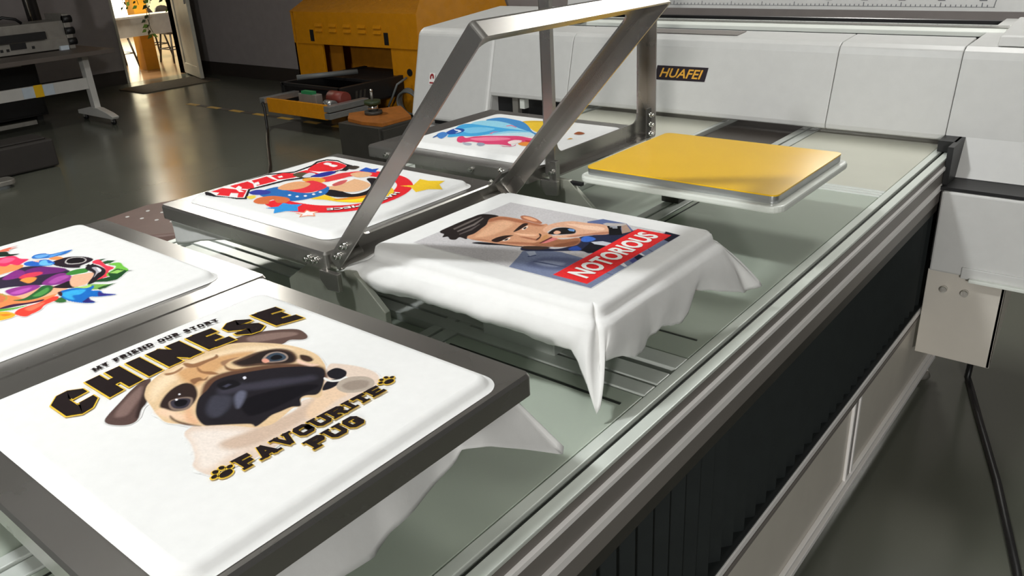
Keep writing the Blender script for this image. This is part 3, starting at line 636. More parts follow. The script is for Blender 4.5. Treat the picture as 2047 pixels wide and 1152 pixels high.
# ------------------------------------------------------------------ printed pictures: colour painted per vertex on a fine grid
ART={}
ART['pug']=(2,[
((226,206,190),6,1,'682 1543 698 1558 730 1549 797 1439 882 1420 924 1441 967 1435 1045 1505 1075 1527 1089 1515 1110 1457 1114 1401 1097 1364 1066 1348 877 1348 746 1333 682 1348 671 1358 637 1357 627 1392 630 1423 646 1442 660 1468 674 1507'),
((238,226,216),30,1,'693 1540 730 1512 773 1437 763 1390 697 1392 647 1387 634 1406 656 1452 674 1494'),
((205,180,160),25,1,'793 1432 882 1420 956 1422 961 1388 854 1370 755 1378 709 1409 713 1450'),
((230,200,170),20,1,'911 1405 1004 1440 1007 1377 970 1373 887 1360'),
((80,62,58),3,1,'769 1855 748 1857 710 1837 666 1805 622 1773 605 1754 604 1732 616 1706 633 1690 653 1694 680 1729 709 1756 738 1803 765 1840'),
((120,98,92),14,1,'737 1835 699 1816 647 1777 629 1749 648 1735 678 1759 714 1793'),
((48,36,34),10,1,'750 1832 700 1770 660 1717 658 1700 683 1731 710 1755'),
((88,68,62),3,1,'989 1851 1024 1865 1072 1851 1119 1816 1156 1767 1153 1723 1140 1699 1124 1701 1103 1728 1073 1728 1035 1781 1004 1819'),
((128,106,98),12,1,'1047 1840 1101 1808 1139 1760 1134 1738 1092 1762 1039 1803'),
((222,192,152),4,1,'751 1829 782 1848 820 1864 874 1878 922 1878 976 1861 1021 1826 1056 1769 1078 1720 1092 1659 1091 1597 1075 1551 1060 1523 1032 1491 984 1440 958 1420 932 1451 906 1425 892 1433 853 1422 821 1417 794 1434 773 1472 751 1510 726 1542 706 1584 686 1626 690 1673 702 1725 715 1777 734 1809'),
((238,214,180),28,1,'767 1822 818 1843 885 1844 955 1828 1014 1791 1056 1728 1075 1675 1041 1708 991 1757 926 1783 856 1787 799 1791 745 1763 719 1742 732 1782'),
((206,160,112),26,1,'829 1827 899 1824 963 1798 1008 1758 985 1748 940 1762 904 1748 867 1738 825 1720 810 1727 814 1784'),
((240,205,175),22,1,'696 1692 698 1648 714 1597 722 1573 735 1594 726 1634 719 1685'),
((226,178,140),18,1,'767 1672 739 1602 730 1563 716 1570 723 1612'),
((92,64,48),14,1,'782 1649 832 1710 869 1726 909 1715 957 1684 997 1647 1033 1598 1055 1546 1051 1513 1019 1480 961 1598 880 1671 819 1654 769 1612 753 1609'),
((30,27,32),5,1,'822 1679 859 1702 896 1695 943 1664 985 1631 1024 1586 1050 1539 1048 1513 1026 1485 988 1448 962 1436 944 1454 927 1452 908 1426 892 1440 865 1445 844 1449 822 1443 795 1439 794 1458 768 1493 742 1524 730 1545 739 1588 760 1626 789 1661'),
((54,52,62),26,1,'851 1666 882 1651 898 1621 950 1582 986 1544 1013 1521 1006 1498 962 1526 910 1564 870 1601 844 1616 829 1639'),
((56,56,66),20,1,'809 1639 827 1628 837 1598 811 1565 776 1548 759 1559 770 1598'),
((15,13,18),10,1,'842 1561 918 1538 979 1492 989 1463 937 1465 897 1467 846 1473 812 1495'),
((18,16,20),8,1,'851 1682 880 1678 890 1655 885 1632 862 1635 844 1647'),
((60,60,74),6,0,'854 1662 869 1662 872 1651 856 1650'),
((92,94,110),14,1,'844 1595 866 1606 869 1587 844 1559 818 1540 821 1557'),
((225,225,235),2,1,'909 1659 915 1658 912 1648 905 1647'),
((45,33,30),8,1,'714 1707 742 1738 778 1759 808 1758 817 1730 799 1683 771 1652 742 1641 723 1655 715 1685'),
((130,112,100),5,1,'742 1709 769 1698 780 1674 757 1643 739 1640 724 1662 727 1687'),
((52,48,58),4,1,'744 1706 766 1694 774 1673 756 1652 741 1651 730 1667 732 1688'),
((14,12,16),4,1,'746 1696 763 1689 766 1673 753 1660 740 1666 738 1679'),
((240,240,245),2,1,'752 1704 756 1705 756 1698 751 1696'),
((240,240,245),2,1,'770 1721 774 1722 773 1715 769 1715'),
((75,55,44),12,1,'937 1750 965 1751 1010 1745 1053 1717 1067 1674 1053 1628 1030 1613 1003 1633 971 1673 940 1707'),
((38,29,27),7,1,'944 1740 976 1735 1019 1733 1047 1708 1058 1669 1047 1633 1028 1621 1009 1641 983 1681 949 1711'),
((150,132,120),4,1,'994 1699 1021 1712 1042 1701 1048 1674 1039 1649 1021 1641 1000 1659 988 1681'),
((52,66,80),4,1,'1001 1695 1021 1704 1039 1697 1043 1674 1036 1653 1020 1649 1003 1663 995 1680'),
((16,15,20),4,1,'1011 1687 1028 1690 1035 1676 1029 1660 1016 1662 1007 1673'),
((214,150,130),4,1,'993 1697 1002 1693 999 1674 988 1673 986 1685'),
((60,42,34),8,1,'1066 1634 1075 1608 1067 1581 1052 1586 1051 1613'),
((234,200,180),10,1,'1047 1619 1048 1580 1059 1550 1043 1560 1035 1600'),
((140,100,70),6,1,'861 1855 857 1827 873 1807 904 1807 934 1807 941 1827 928 1819 899 1824 877 1831 870 1849'),
((140,98,66),7,1,'874 1809 869 1775 881 1753 885 1727 874 1734 863 1760 862 1785'),
((150,110,78),6,1,'805 1846 824 1835 852 1840 840 1827 817 1824 803 1833'),
((130,92,64),7,1,'825 1760 846 1753 847 1735 861 1738 848 1725 834 1735 818 1732'),
((120,84,58),7,1,'925 1768 917 1736 925 1708 945 1690 920 1700 908 1729'),
((150,112,84),8,1,'923 1778 943 1775 966 1761 940 1762 916 1755'),
((96,70,54),8,1,'707 1648 705 1614 716 1570 724 1546 704 1581 699 1626'),
((28,26,32),3,1,'1048 1501 1074 1498 1077 1465 1058 1445 1042 1446 1033 1462 1034 1481'),
((28,26,32),3,1,'983 1441 1014 1464 1036 1455 1042 1438 1017 1429 996 1430'),
((238,236,232),2,1,'1026 1485 1026 1461 1042 1446 1058 1445 1057 1436 1037 1437 1021 1454 1018 1477'),
((178,164,150),3,1,'1014 1426 1036 1439 1061 1434 1082 1411 1088 1385 1078 1361 1056 1349 1029 1358 1009 1380 1005 1405'),
((150,136,124),10,1,'1022 1415 1043 1420 1067 1401 1074 1376 1056 1363 1034 1370 1018 1390'),
])
ART['man']=(2,[
((198,195,196),2,0,'1826 1984 2358 1976 2367 1228 1826 1237'),
((92,106,148),2,0,'2319 1583 2373 1550 2374 1449 2315 1383 2204 1392 2212 1495'),
((118,128,156),2,0,'1827 1552 1907 1579 1960 1601 1998 1564 2021 1486 2014 1386 2112 1288 2350 1289 2369 1286 2363 1229 1827 1237'),
((92,100,130),30,1,'1872 1517 1951 1508 1992 1441 1993 1381 1909 1382 1869 1446'),
((140,148,172),20,1,'1905 1503 1936 1473 1946 1418 1905 1426 1893 1474'),
((70,80,112),5,0,'1909 1516 1917 1483 1925 1394 1920 1391 1907 1480 1903 1514'),
((60,70,105),3,0,'1932 1559 1956 1541 1951 1536 1928 1551'),
((170,178,196),4,0,'1963 1588 1984 1568 1961 1543 1937 1552'),
((34,38,62),4,1,'1964 1608 2001 1627 2027 1591 2033 1520 2097 1491 2165 1514 2211 1484 2278 1409 2344 1381 2185 1380 2066 1393 2063 1433 2027 1491 1996 1542'),
((36,66,140),5,1,'2056 1482 2094 1474 2075 1441 2053 1455'),
((60,104,190),5,1,'2154 1498 2186 1503 2194 1478 2180 1454 2148 1462 2140 1481'),
((20,20,28),3,0,'2064 1437 2143 1453 2174 1402 2157 1371 2069 1387'),
((196,200,208),3,0,'2151 1454 2178 1424 2178 1380 2148 1385 2140 1432'),
((170,108,80),3,1,'2239 1831 2255 1831 2260 1808 2252 1768 2226 1719 2210 1720 2214 1767 2216 1802'),
((226,168,130),5,1,'2244 1822 2252 1796 2238 1752 2225 1753 2230 1797'),
((26,24,30),3,1,'1928 1799 1948 1788 1967 1738 1981 1686 1996 1634 1986 1636 1966 1695 1941 1749'),
((206,152,118),3,1,'1960 1854 2004 1870 2074 1898 2147 1919 2185 1922 2206 1893 2214 1846 2215 1807 2208 1768 2209 1713 2224 1697 2196 1668 2161 1664 2146 1628 2127 1588 2119 1557 2138 1535 2164 1515 2143 1493 2103 1481 2066 1503 2045 1539 2033 1570 2013 1606 1992 1641 1980 1684 1967 1738 1957 1796'),
((228,178,142),25,1,'2068 1857 2137 1870 2175 1844 2161 1804 2094 1789 2032 1793 1991 1814 1987 1833'),
((168,106,76),16,1,'2154 1920 2202 1889 2213 1805 2207 1712 2204 1693 2185 1711 2182 1793 2177 1868 2130 1894'),
((166,106,78),16,1,'1955 1827 1972 1775 1989 1692 2020 1611 2041 1617 2011 1688 1979 1737 1977 1791'),
((214,160,126),14,1,'2087 1739 2116 1697 2126 1661 2098 1656 2078 1688'),
((160,100,74),10,1,'2064 1698 2063 1644 2067 1619 2096 1628 2078 1635 2075 1675'),
((236,190,156),10,1,'2082 1735 2098 1693 2110 1660 2096 1659 2082 1691'),
((40,26,22),4,1,'2067 1624 2096 1629 2122 1644 2127 1659 2104 1638 2080 1632'),
((44,30,26),3,1,'2092 1747 2139 1764 2179 1773 2192 1764 2184 1752 2156 1747 2119 1742'),
((236,222,210),3,1,'2131 1739 2157 1745 2168 1740 2150 1731 2130 1729'),
((36,28,28),3,1,'2139 1739 2157 1743 2155 1736 2138 1730'),
((44,30,26),3,1,'1983 1758 2015 1762 2047 1750 2065 1724 2040 1728 2003 1725 1979 1732'),
((236,222,210),3,1,'2003 1724 2028 1724 2041 1719 2022 1711 2004 1714'),
((36,28,28),3,1,'2008 1721 2026 1724 2029 1718 2013 1713'),
((150,98,70),14,1,'2027 1617 2059 1610 2099 1589 2125 1546 2161 1513 2138 1490 2098 1482 2062 1511 2039 1549 2023 1588'),
((120,74,50),14,1,'2065 1543 2105 1522 2141 1497 2115 1484 2073 1498 2050 1532'),
((190,138,90),12,1,'2113 1630 2132 1628 2121 1610 2093 1599 2063 1598 2066 1610'),
((206,118,116),4,1,'2057 1599 2095 1596 2125 1587 2113 1570 2080 1574 2058 1584'),
((96,44,44),2,1,'2054 1600 2095 1601 2132 1600 2127 1593 2089 1591 2053 1593'),
((60,44,36),8,1,'1992 1631 2023 1588 2039 1544 2008 1551 1981 1601'),
((35,28,27),4,1,'1965 1985 2023 1988 2069 1989 2135 1987 2184 1981 2203 1943 2201 1906 2160 1916 2105 1884 2060 1871 2008 1858 1975 1861 1948 1843 1950 1877 1924 1873 1916 1892 1931 1918 1918 1931 1944 1949 1948 1969'),
((98,90,86),5,0,'2006 1961 2111 1966 2165 1962 2162 1957 2101 1951 1999 1948'),
((110,102,98),5,0,'1994 1931 2085 1931 2156 1945 2150 1938 2075 1916 1988 1921'),
((88,80,78),5,0,'1974 1902 2040 1903 2097 1911 2091 1905 2030 1890 1971 1896'),
((222,172,142),3,1,'2176 1676 2225 1682 2267 1663 2297 1631 2306 1584 2323 1517 2306 1483 2248 1446 2210 1494 2174 1520 2142 1548 2120 1583 2132 1600 2190 1551 2228 1576 2226 1618 2206 1646 2169 1645 2150 1642 2154 1659'),
((244,204,176),14,1,'2262 1633 2284 1569 2296 1500 2267 1486 2247 1544 2254 1595'),
((178,122,96),10,1,'2154 1556 2206 1516 2268 1462 2247 1448 2207 1492 2158 1533'),
((26,22,22),3,1,'2144 1631 2197 1640 2225 1617 2228 1576 2195 1551 2169 1572 2147 1603'),
((110,150,200),2,0,'2215 1597 2225 1594 2226 1573 2207 1563 2205 1582'),
((224,172,144),3,1,'2163 1620 2182 1623 2184 1609 2171 1596 2155 1598 2153 1610'),
((188,182,178),2,0,'2328 1521 2344 1516 2372 1452 2364 1441 2343 1450 2317 1494'),
((174,146,128),2,0,'2342 1452 2365 1443 2310 1391 2276 1408'),
((16,16,18),2,0,'2316 1496 2342 1452 2318 1439 2266 1400 2237 1437 2290 1472'),
((210,214,220),2,0,'2316 1485 2333 1463 2326 1459 2311 1479'),
((190,194,200),2,0,'2311 1469 2321 1455 2314 1451 2305 1465'),
((30,32,48),2,0,'2372 1290 2363 1229 2286 1231 2301 1266'),
((222,224,228),2,0,'2030 1262 2049 1261 2030 1235 2020 1240'),
((222,224,228),2,0,'2142 1259 2150 1256 2138 1235 2130 1238'),
((70,74,130),4,0,'2071 1254 2119 1256 2116 1241 2100 1236 2060 1234'),
((24,28,50),3,0,'2106 1257 2136 1257 2131 1236 2089 1234'),
((84,92,120),3,0,'2192 1259 2198 1259 2182 1230 2177 1231'),
((84,92,120),3,0,'1948 1265 1953 1264 1949 1235 1945 1236'),
((226,46,48),1,0,'1850 1394 2347 1387 2349 1255 1847 1264'),
])
ART['ring']=(3,[
((224,40,48),2,1,'1827 2866 1807 2749 1826 2648 1870 2556 1926 2480 2000 2434 2112 2419 2221 2435 2304 2476 2357 2528 2409 2629 2422 2750 2407 2836 2357 2913 2294 2936 2252 2895 2323 2836 2342 2755 2347 2679 2321 2594 2260 2534 2169 2496 2071 2497 1996 2537 1933 2635 1910 2740 1904 2825 1892 2865'),
((28,22,26),1,0,'1791 3262 1934 3273 2120 3263 2213 3177 2334 3197 2390 3232 2444 3219 2460 3155 2435 3073 2425 2992 2344 2956 2331 2990 2294 2984 2167 3026 2090 3075 1993 3085 1918 3100 1825 2990 1802 3030 1795 3092 1773 3152 1766 3211'),
((244,240,238),1,0,'1797 3250 1922 3255 2107 3244 2202 3157 2319 3173 2380 3208 2428 3199 2445 3141 2416 3035 2354 2997 2305 3008 2184 3047 2106 3096 2009 3108 1919 3118 1832 3017 1815 3046 1786 3161 1799 3226'),
((224,40,48),1,0,'1806 3236 1870 3244 1883 3195 1907 3110 1832 3028 1819 3051 1858 3102 1845 3137 1811 3101 1792 3166 1820 3189'),
((224,40,48),1,0,'1906 3241 1994 3233 1984 3175 1947 3111 1918 3121 1898 3186'),
((224,40,48),1,0,'2012 3227 2092 3223 2079 3163 2075 3115 2018 3119 1973 3129'),
((224,40,48),1,0,'2108 3214 2171 3205 2194 3152 2173 3094 2146 3088 2111 3104 2085 3129'),
((224,40,48),1,0,'2201 3150 2262 3147 2249 3019 2197 3043 2171 3080'),
((224,40,48),1,1,'2271 3149 2368 3198 2419 3188 2432 3131 2411 3034 2354 3007 2308 3022 2275 3062 2262 3106'),
((246,242,240),1,1,'2376 3161 2402 3167 2400 3128 2373 3115'),
((246,242,240),1,1,'2369 3111 2391 3112 2390 3072 2362 3067'),
((246,242,240),1,0,'1895 3182 1930 3207 1922 3169 1894 3142 1884 3097 1873 3117'),
((246,242,240),1,0,'1997 3183 2018 3182 1993 3136 1977 3144'),
((246,242,240),1,0,'2118 3175 2137 3170 2125 3143 2107 3149'),
((84,76,56),2,1,'2170 3129 2202 3147 2227 3122 2222 3073 2187 3051 2159 3065'),
((210,214,224),2,1,'2177 3068 2235 3092 2239 3051 2206 3025 2175 3035'),
((40,44,140),2,1,'2197 3033 2264 3038 2311 3016 2302 2979 2249 2970 2213 2984'),
((60,52,44),2,1,'2392 3002 2430 2998 2426 2954 2385 2940 2375 2968'),
((236,196,48),1,0,'2299 2547 2336 2502 2421 2545 2418 2492 2454 2424 2401 2407 2354 2343 2324 2399 2267 2416 2308 2489'),
((52,146,214),1,0,'1792 2810 1832 2778 1874 2803 1879 2754 1906 2714 1870 2700 1836 2652 1810 2698 1765 2718 1803 2764'),
((38,84,180),1,0,'2377 2905 2436 2921 2429 2869 2455 2850 2414 2827 2398 2803 2382 2846'),
((236,150,110),1,0,'1813 2643 1837 2618 1866 2638 1862 2604 1878 2576 1852 2570 1831 2535 1817 2566 1789 2585 1815 2605'),
((246,242,240),1,0,'1819 2629 1835 2609 1859 2626 1855 2599 1868 2579 1847 2574 1835 2552 1824 2575 1801 2587 1820 2600'),
((240,200,48),2,1,'1980 2757 2039 2739 2038 2630 2164 2602 2259 2576 2221 2502 2136 2469 2047 2513 2008 2595 1993 2682 1974 2730'),
((224,140,44),2,1,'2016 2649 2087 2601 2166 2560 2227 2551 2167 2519 2076 2545 2024 2597'),
((250,220,40),2,1,'2009 2631 2063 2574 2138 2530 2146 2497 2060 2527 2019 2591'),
((28,22,26),2,1,'2064 2779 2119 2764 2108 2642 2175 2623 2249 2679 2300 2763 2328 2749 2316 2681 2214 2575 2109 2582 2051 2646 2040 2722'),
((226,178,136),2,1,'2103 2813 2180 2846 2265 2826 2269 2738 2237 2667 2163 2644 2119 2682 2109 2761'),
((244,240,236),2,1,'2135 2839 2199 2879 2252 2867 2278 2821 2226 2808 2157 2809'),
((200,90,90),2,1,'2162 2835 2219 2846 2244 2829 2194 2798 2151 2803'),
((220,60,64),2,1,'2186 2969 2248 2958 2305 2949 2347 2911 2329 2872 2268 2867 2206 2878 2169 2900'),
((226,178,136),2,1,'2317 2895 2357 2893 2382 2856 2372 2807 2331 2789 2296 2824'),
((232,160,60),2,1,'2164 3031 2204 2982 2190 2916 2138 2900 2126 2943 2136 3014'),
((40,104,172),2,1,'1906 3017 1962 3041 2017 3016 2005 2883 2036 2809 2121 2831 2116 2799 2046 2743 1975 2751 1908 2792 1902 2879 1883 2950'),
((220,52,64),2,1,'2041 3008 2101 2988 2158 2964 2135 2839 2068 2812 2015 2838 1999 2914 2004 2968'),
((226,164,116),2,1,'1997 3009 2061 3036 2118 3011 2119 2934 2054 2908 1997 2950'),
((210,110,64),2,1,'1820 2935 1864 2961 1912 2931 1930 2860 1917 2814 1884 2797 1862 2824 1881 2878 1859 2877 1833 2849 1811 2886'),
((52,60,150),2,1,'1889 3068 1930 3077 1950 3034 1946 2988 1915 2974 1881 3017'),
((236,210,80),2,1,'1847 3022 1876 3009 1861 2977 1833 2976'),
((240,240,244),1,1,'1955 2879 1967 2882 1963 2865 1952 2862'),
((240,240,244),1,1,'1959 2832 1971 2835 1967 2819 1956 2815'),
((240,240,244),1,1,'1983 2807 1995 2810 1991 2793 1979 2790'),
((240,240,244),1,1,'2017 2794 2029 2797 2025 2781 2013 2777'),
((240,240,244),1,1,'2053 2794 2065 2797 2061 2780 2049 2777'),
])
ART['flower']=(3,[
((244,150,90),5,1,'741 2985 815 3052 881 3087 930 3037 925 3003 898 2989 845 2991 779 2951'),
((238,176,140),5,1,'718 2849 766 2846 801 2743 867 2749 915 2710 929 2663 884 2637 842 2622 791 2655 730 2683 670 2711'),
((246,140,84),6,1,'687 2761 767 2784 793 2755 810 2671 844 2652 882 2640 839 2615 785 2641 727 2676 667 2704'),
((226,54,96),5,1,'847 3216 909 3237 916 3180 940 3169 955 3150 955 3101 970 3068 949 3050 921 3036 910 3070 889 3066 866 3119 824 3150'),
((246,100,140),8,1,'905 3151 930 3157 945 3125 927 3101 903 3102 885 3140'),
((214,108,84),2,0,'910 3315 949 3267 967 3270 1010 3266 980 3258 1001 3243 970 3241 966 3223 899 3285'),
((30,44,34),3,1,'899 3285 941 3248 958 3224 953 3189 974 3162 960 3157 941 3166 920 3191 881 3236'),
((240,150,90),4,1,'1013 3007 1041 3005 1047 2959 1027 2954 1016 2980'),
((48,40,58),5,1,'774 3010 835 2965 898 2989 928 2997 965 2953 982 2896 1000 2840 995 2792 951 2730 906 2749 868 2784 815 2843 734 2896'),
((40,30,38),3,1,'1006 2958 1031 2963 1059 2960 1086 2930 1101 2886 1100 2852 1081 2837 1046 2829 1033 2814 1007 2856 995 2918'),
((190,184,182),1,1,'1033 2922 1051 2942 1072 2938 1089 2911 1086 2873 1071 2853 1051 2854 1032 2874 1025 2898'),
((26,20,24),1,1,'1037 2920 1052 2935 1070 2930 1084 2907 1083 2876 1070 2860 1053 2863 1036 2881 1031 2901'),
((104,40,108),8,1,'907 2946 944 2957 978 2917 1003 2848 982 2826 940 2853 904 2884'),
((132,52,130),6,1,'895 2779 926 2808 964 2821 982 2801 982 2758 969 2727 944 2715 915 2722 895 2748'),
((168,80,160),10,1,'911 2767 945 2791 973 2786 974 2758 948 2747 919 2742'),
((128,48,124),6,1,'834 2941 865 2973 898 2989 909 2957 891 2904 865 2906 843 2917'),
((148,56,140),7,1,'794 2815 820 2823 852 2809 876 2784 882 2755 850 2739 813 2736 793 2754'),
((190,90,180),10,1,'799 2782 831 2787 859 2774 837 2752 810 2753'),
((216,64,88),5,1,'873 2906 906 2921 937 2899 936 2872 907 2865 878 2872'),
((232,150,70),5,1,'866 2877 889 2880 907 2852 890 2825 870 2820 865 2853'),
((42,94,50),4,1,'779 2713 808 2697 856 2729 887 2754 905 2723 885 2683 847 2659 814 2664 789 2687'),
((78,146,74),7,1,'830 2691 865 2714 890 2724 879 2692 847 2671'),
((60,130,54),4,1,'978 2792 1002 2808 1027 2802 1046 2780 1031 2748 1006 2755 984 2768'),
((36,30,34),3,1,'900 2710 934 2717 959 2717 942 2662 952 2637 938 2642 915 2673'),
((236,180,148),3,1,'952 2703 984 2756 1012 2744 1037 2725 1028 2699 981 2643 954 2642 940 2655'),
((34,28,34),3,1,'1039 2777 1053 2803 1076 2802 1081 2765 1077 2715 1059 2677 1029 2645 991 2628 978 2636 1024 2692 1038 2724'),
((176,172,178),2,1,'1058 2774 1071 2761 1067 2725 1056 2707 1043 2702 1018 2675 1048 2722'),
((235,235,238),1,1,'1068 2761 1069 2736 1061 2713 1055 2716'),
((26,24,26),2,0,'1052 2812 1069 2821 1069 2806 1082 2814 1076 2795 1058 2795'),
((48,110,190),2,1,'986 3082 1006 3094 1029 3079 1039 3048 1081 3036 1105 3025 1072 3003 1039 3007 1018 3013 992 3038 981 3059'),
((110,170,226),5,1,'995 3079 1020 3072 1033 3048 1012 3039 993 3047'),
((96,160,224),5,1,'1028 3036 1056 3033 1077 3027 1049 3017 1026 3017'),
((44,100,190),2,1,'940 3035 959 3041 980 3023 1004 3006 1008 2962 1003 2935 983 2930 963 2955 944 2983 935 3008'),
((110,190,240),4,1,'967 2971 986 3005 1001 2999 992 2959 1001 2945 985 2934'),
((250,190,170),2,0,'969 3030 989 3024 976 3000 973 3012'),
((222,60,80),3,1,'1088 2833 1111 2833 1105 2791 1098 2752 1102 2704 1076 2690 1059 2649 1030 2642 1016 2646 1053 2672 1077 2715 1085 2773 1081 2808'),
((40,80,48),2,0,'1111 2833 1130 2820 1110 2812'),
((40,80,48),2,0,'1106 2797 1123 2796 1139 2770 1116 2759 1100 2767'),
((112,186,70),3,1,'1105 2755 1124 2751 1138 2731 1128 2689 1120 2640 1093 2621 1066 2624 1051 2649 1062 2672 1093 2690 1112 2715'),
((30,70,36),2,0,'1063 2669 1104 2687 1113 2642 1127 2620 1111 2633 1079 2604 1053 2587 1026 2598 999 2634 1021 2645 1052 2634'),
((150,200,100),4,0,'1068 2668 1098 2675 1107 2647 1081 2641'),
((120,170,80),2,0,'978 2636 1000 2601 1020 2570 1035 2564 1000 2551 975 2561 959 2579'),
((40,80,40),2,0,'980 2571 1002 2573 1035 2564 997 2550 977 2554'),
((170,214,110),3,1,'940 2646 963 2627 981 2619 969 2600 946 2612'),
((50,100,50),3,1,'852 2594 878 2600 878 2565 870 2548 855 2560'),
((28,104,186),2,1,'891 2649 916 2652 941 2637 955 2610 968 2602 984 2608 977 2588 961 2570 976 2541 972 2511 991 2467 975 2473 949 2497 932 2521 921 2497 924 2468 915 2464 896 2493 881 2538 878 2577 882 2616'),
((60,170,226),8,1,'893 2629 919 2629 941 2614 952 2591 926 2570 905 2580 893 2542 884 2579'),
((46,40,110),4,1,'929 2520 923 2495 923 2466 904 2484 900 2502 915 2512'),
((52,44,120),4,1,'969 2539 972 2505 990 2466 960 2492 952 2507'),
((60,34,40),3,1,'890 2651 899 2649 893 2623 881 2607 882 2628'),
((216,120,80),2,1,'745 2830 772 2822 783 2798 781 2762 769 2736 751 2728 730 2749'),
((180,160,80),1,1,'771 2808 782 2797 781 2762 769 2735 754 2729 766 2740 777 2764 776 2788'),
((60,30,60),4,1,'730 2683 764 2680 801 2650 839 2634 827 2622 785 2641 745 2660 726 2673'),
((96,170,60),2,1,'672 2718 726 2673 762 2644 789 2631 768 2629 730 2645 667 2704'),
((234,70,56),4,1,'738 2595 757 2619 784 2621 815 2618 842 2622 867 2628 877 2613 861 2591 842 2587 818 2579 800 2558 779 2548 769 2547 752 2541 742 2557'),
((250,120,90),9,1,'772 2607 803 2613 830 2606 813 2588 778 2575'),
((246,176,52),4,1,'658 2677 699 2665 718 2652 733 2630 738 2589 725 2573 711 2573 691 2580 653 2601'),
((230,130,40),8,1,'709 2629 724 2617 730 2597 713 2602'),
])
ART['gown']=(3,[
((236,196,60),2,1,'3563 2867 3607 2829 3626 2750 3605 2651 3487 2587 3412 2591 3391 2633 3449 2723 3526 2814'),
((196,150,50),3,0,'3559 2863 3630 2753 3619 2745 3545 2852'),
((70,140,200),2,1,'3498 3083 3565 3080 3597 3040 3586 2941 3563 2867 3498 2776 3401 2671 3371 2618 3392 2575 3331 2530 3311 2587 3347 2637 3406 2750 3454 2867 3493 2979'),
((150,210,232),2,1,'3387 3102 3465 3104 3509 3033 3493 2914 3422 2778 3360 2639 3283 2653 3233 2763 3195 2885 3196 2997'),
((70,166,220),3,1,'3214 3079 3326 3131 3381 3114 3388 3004 3386 2851 3386 2674 3347 2780 3266 2828 3172 2864 3133 2940 3082 2997'),
((120,196,232),7,1,'3257 3053 3339 3010 3351 2892 3261 2895 3203 2955'),
((198,228,238),5,1,'3221 2806 3301 2758 3361 2655 3313 2592 3266 2676 3218 2750'),
((40,80,160),2,1,'3145 3072 3219 3100 3267 3095 3263 3041 3221 3007 3165 3002 3131 3035'),
((228,236,244),1,1,'3238 3093 3239 3060 3215 3018 3168 3020 3208 3032 3217 3061'),
((72,130,200),2,1,'3104 3096 3156 3108 3157 3076 3121 3033 3064 3005 3037 3003 3057 3047'),
((50,90,150),1,1,'3046 3070 3094 3086 3073 3061 3036 3055'),
((220,72,116),2,1,'3068 2916 3114 2946 3136 2935 3114 2891 3160 2870 3203 2813 3243 2733 3274 2660 3265 2580 3270 2505 3204 2491 3177 2555 3142 2613 3089 2564 3082 2637 3056 2703 3062 2768 3061 2813 3021 2839 3029 2876'),
((240,130,160),6,1,'3111 2858 3174 2804 3214 2709 3198 2659 3130 2714 3095 2797'),
((246,226,224),2,1,'3146 2631 3193 2626 3198 2579 3148 2575 3114 2591'),
((226,140,60),2,1,'3141 2562 3185 2554 3208 2493 3236 2480 3175 2447 3130 2476 3115 2513'),
((190,40,60),3,1,'3216 2571 3227 2522 3252 2499 3205 2499 3188 2542'),
((170,176,190),2,1,'3030 2843 3032 2818 3031 2779 3001 2760 2993 2791'),
((150,158,176),2,1,'3034 2747 3068 2758 3065 2722 3034 2696 3010 2708'),
((222,120,150),1,0,'3437 2884 3468 2870 3438 2807 3424 2799 3449 2858 3424 2866'),
((222,120,150),1,0,'3256 2848 3292 2851 3311 2824 3280 2840 3239 2825'),
((222,120,150),1,0,'3067 2617 3073 2571 3095 2554 3128 2563 3103 2546 3069 2554 3058 2595'),
((150,84,52),2,1,'3450 2431 3498 2436 3492 2401 3475 2380 3445 2385 3438 2409'),
((214,160,70),2,1,'3334 2391 3360 2392 3356 2372 3335 2378'),
])
def catmull(P, k=5):
    n = len(P); out = []
    for i in range(n):
        p0, p1, p2, p3 = P[i-1], P[i], P[(i+1) % n], P[(i+2) % n]
        for j in range(k):
            t = j/k; out.append(.5*((2*p1)+(-p0+p2)*t+(2*p0-5*p1+4*p2-p3)*t*t+(-p0+3*p1-3*p2+p3)*t**3))
    return np.array(out)
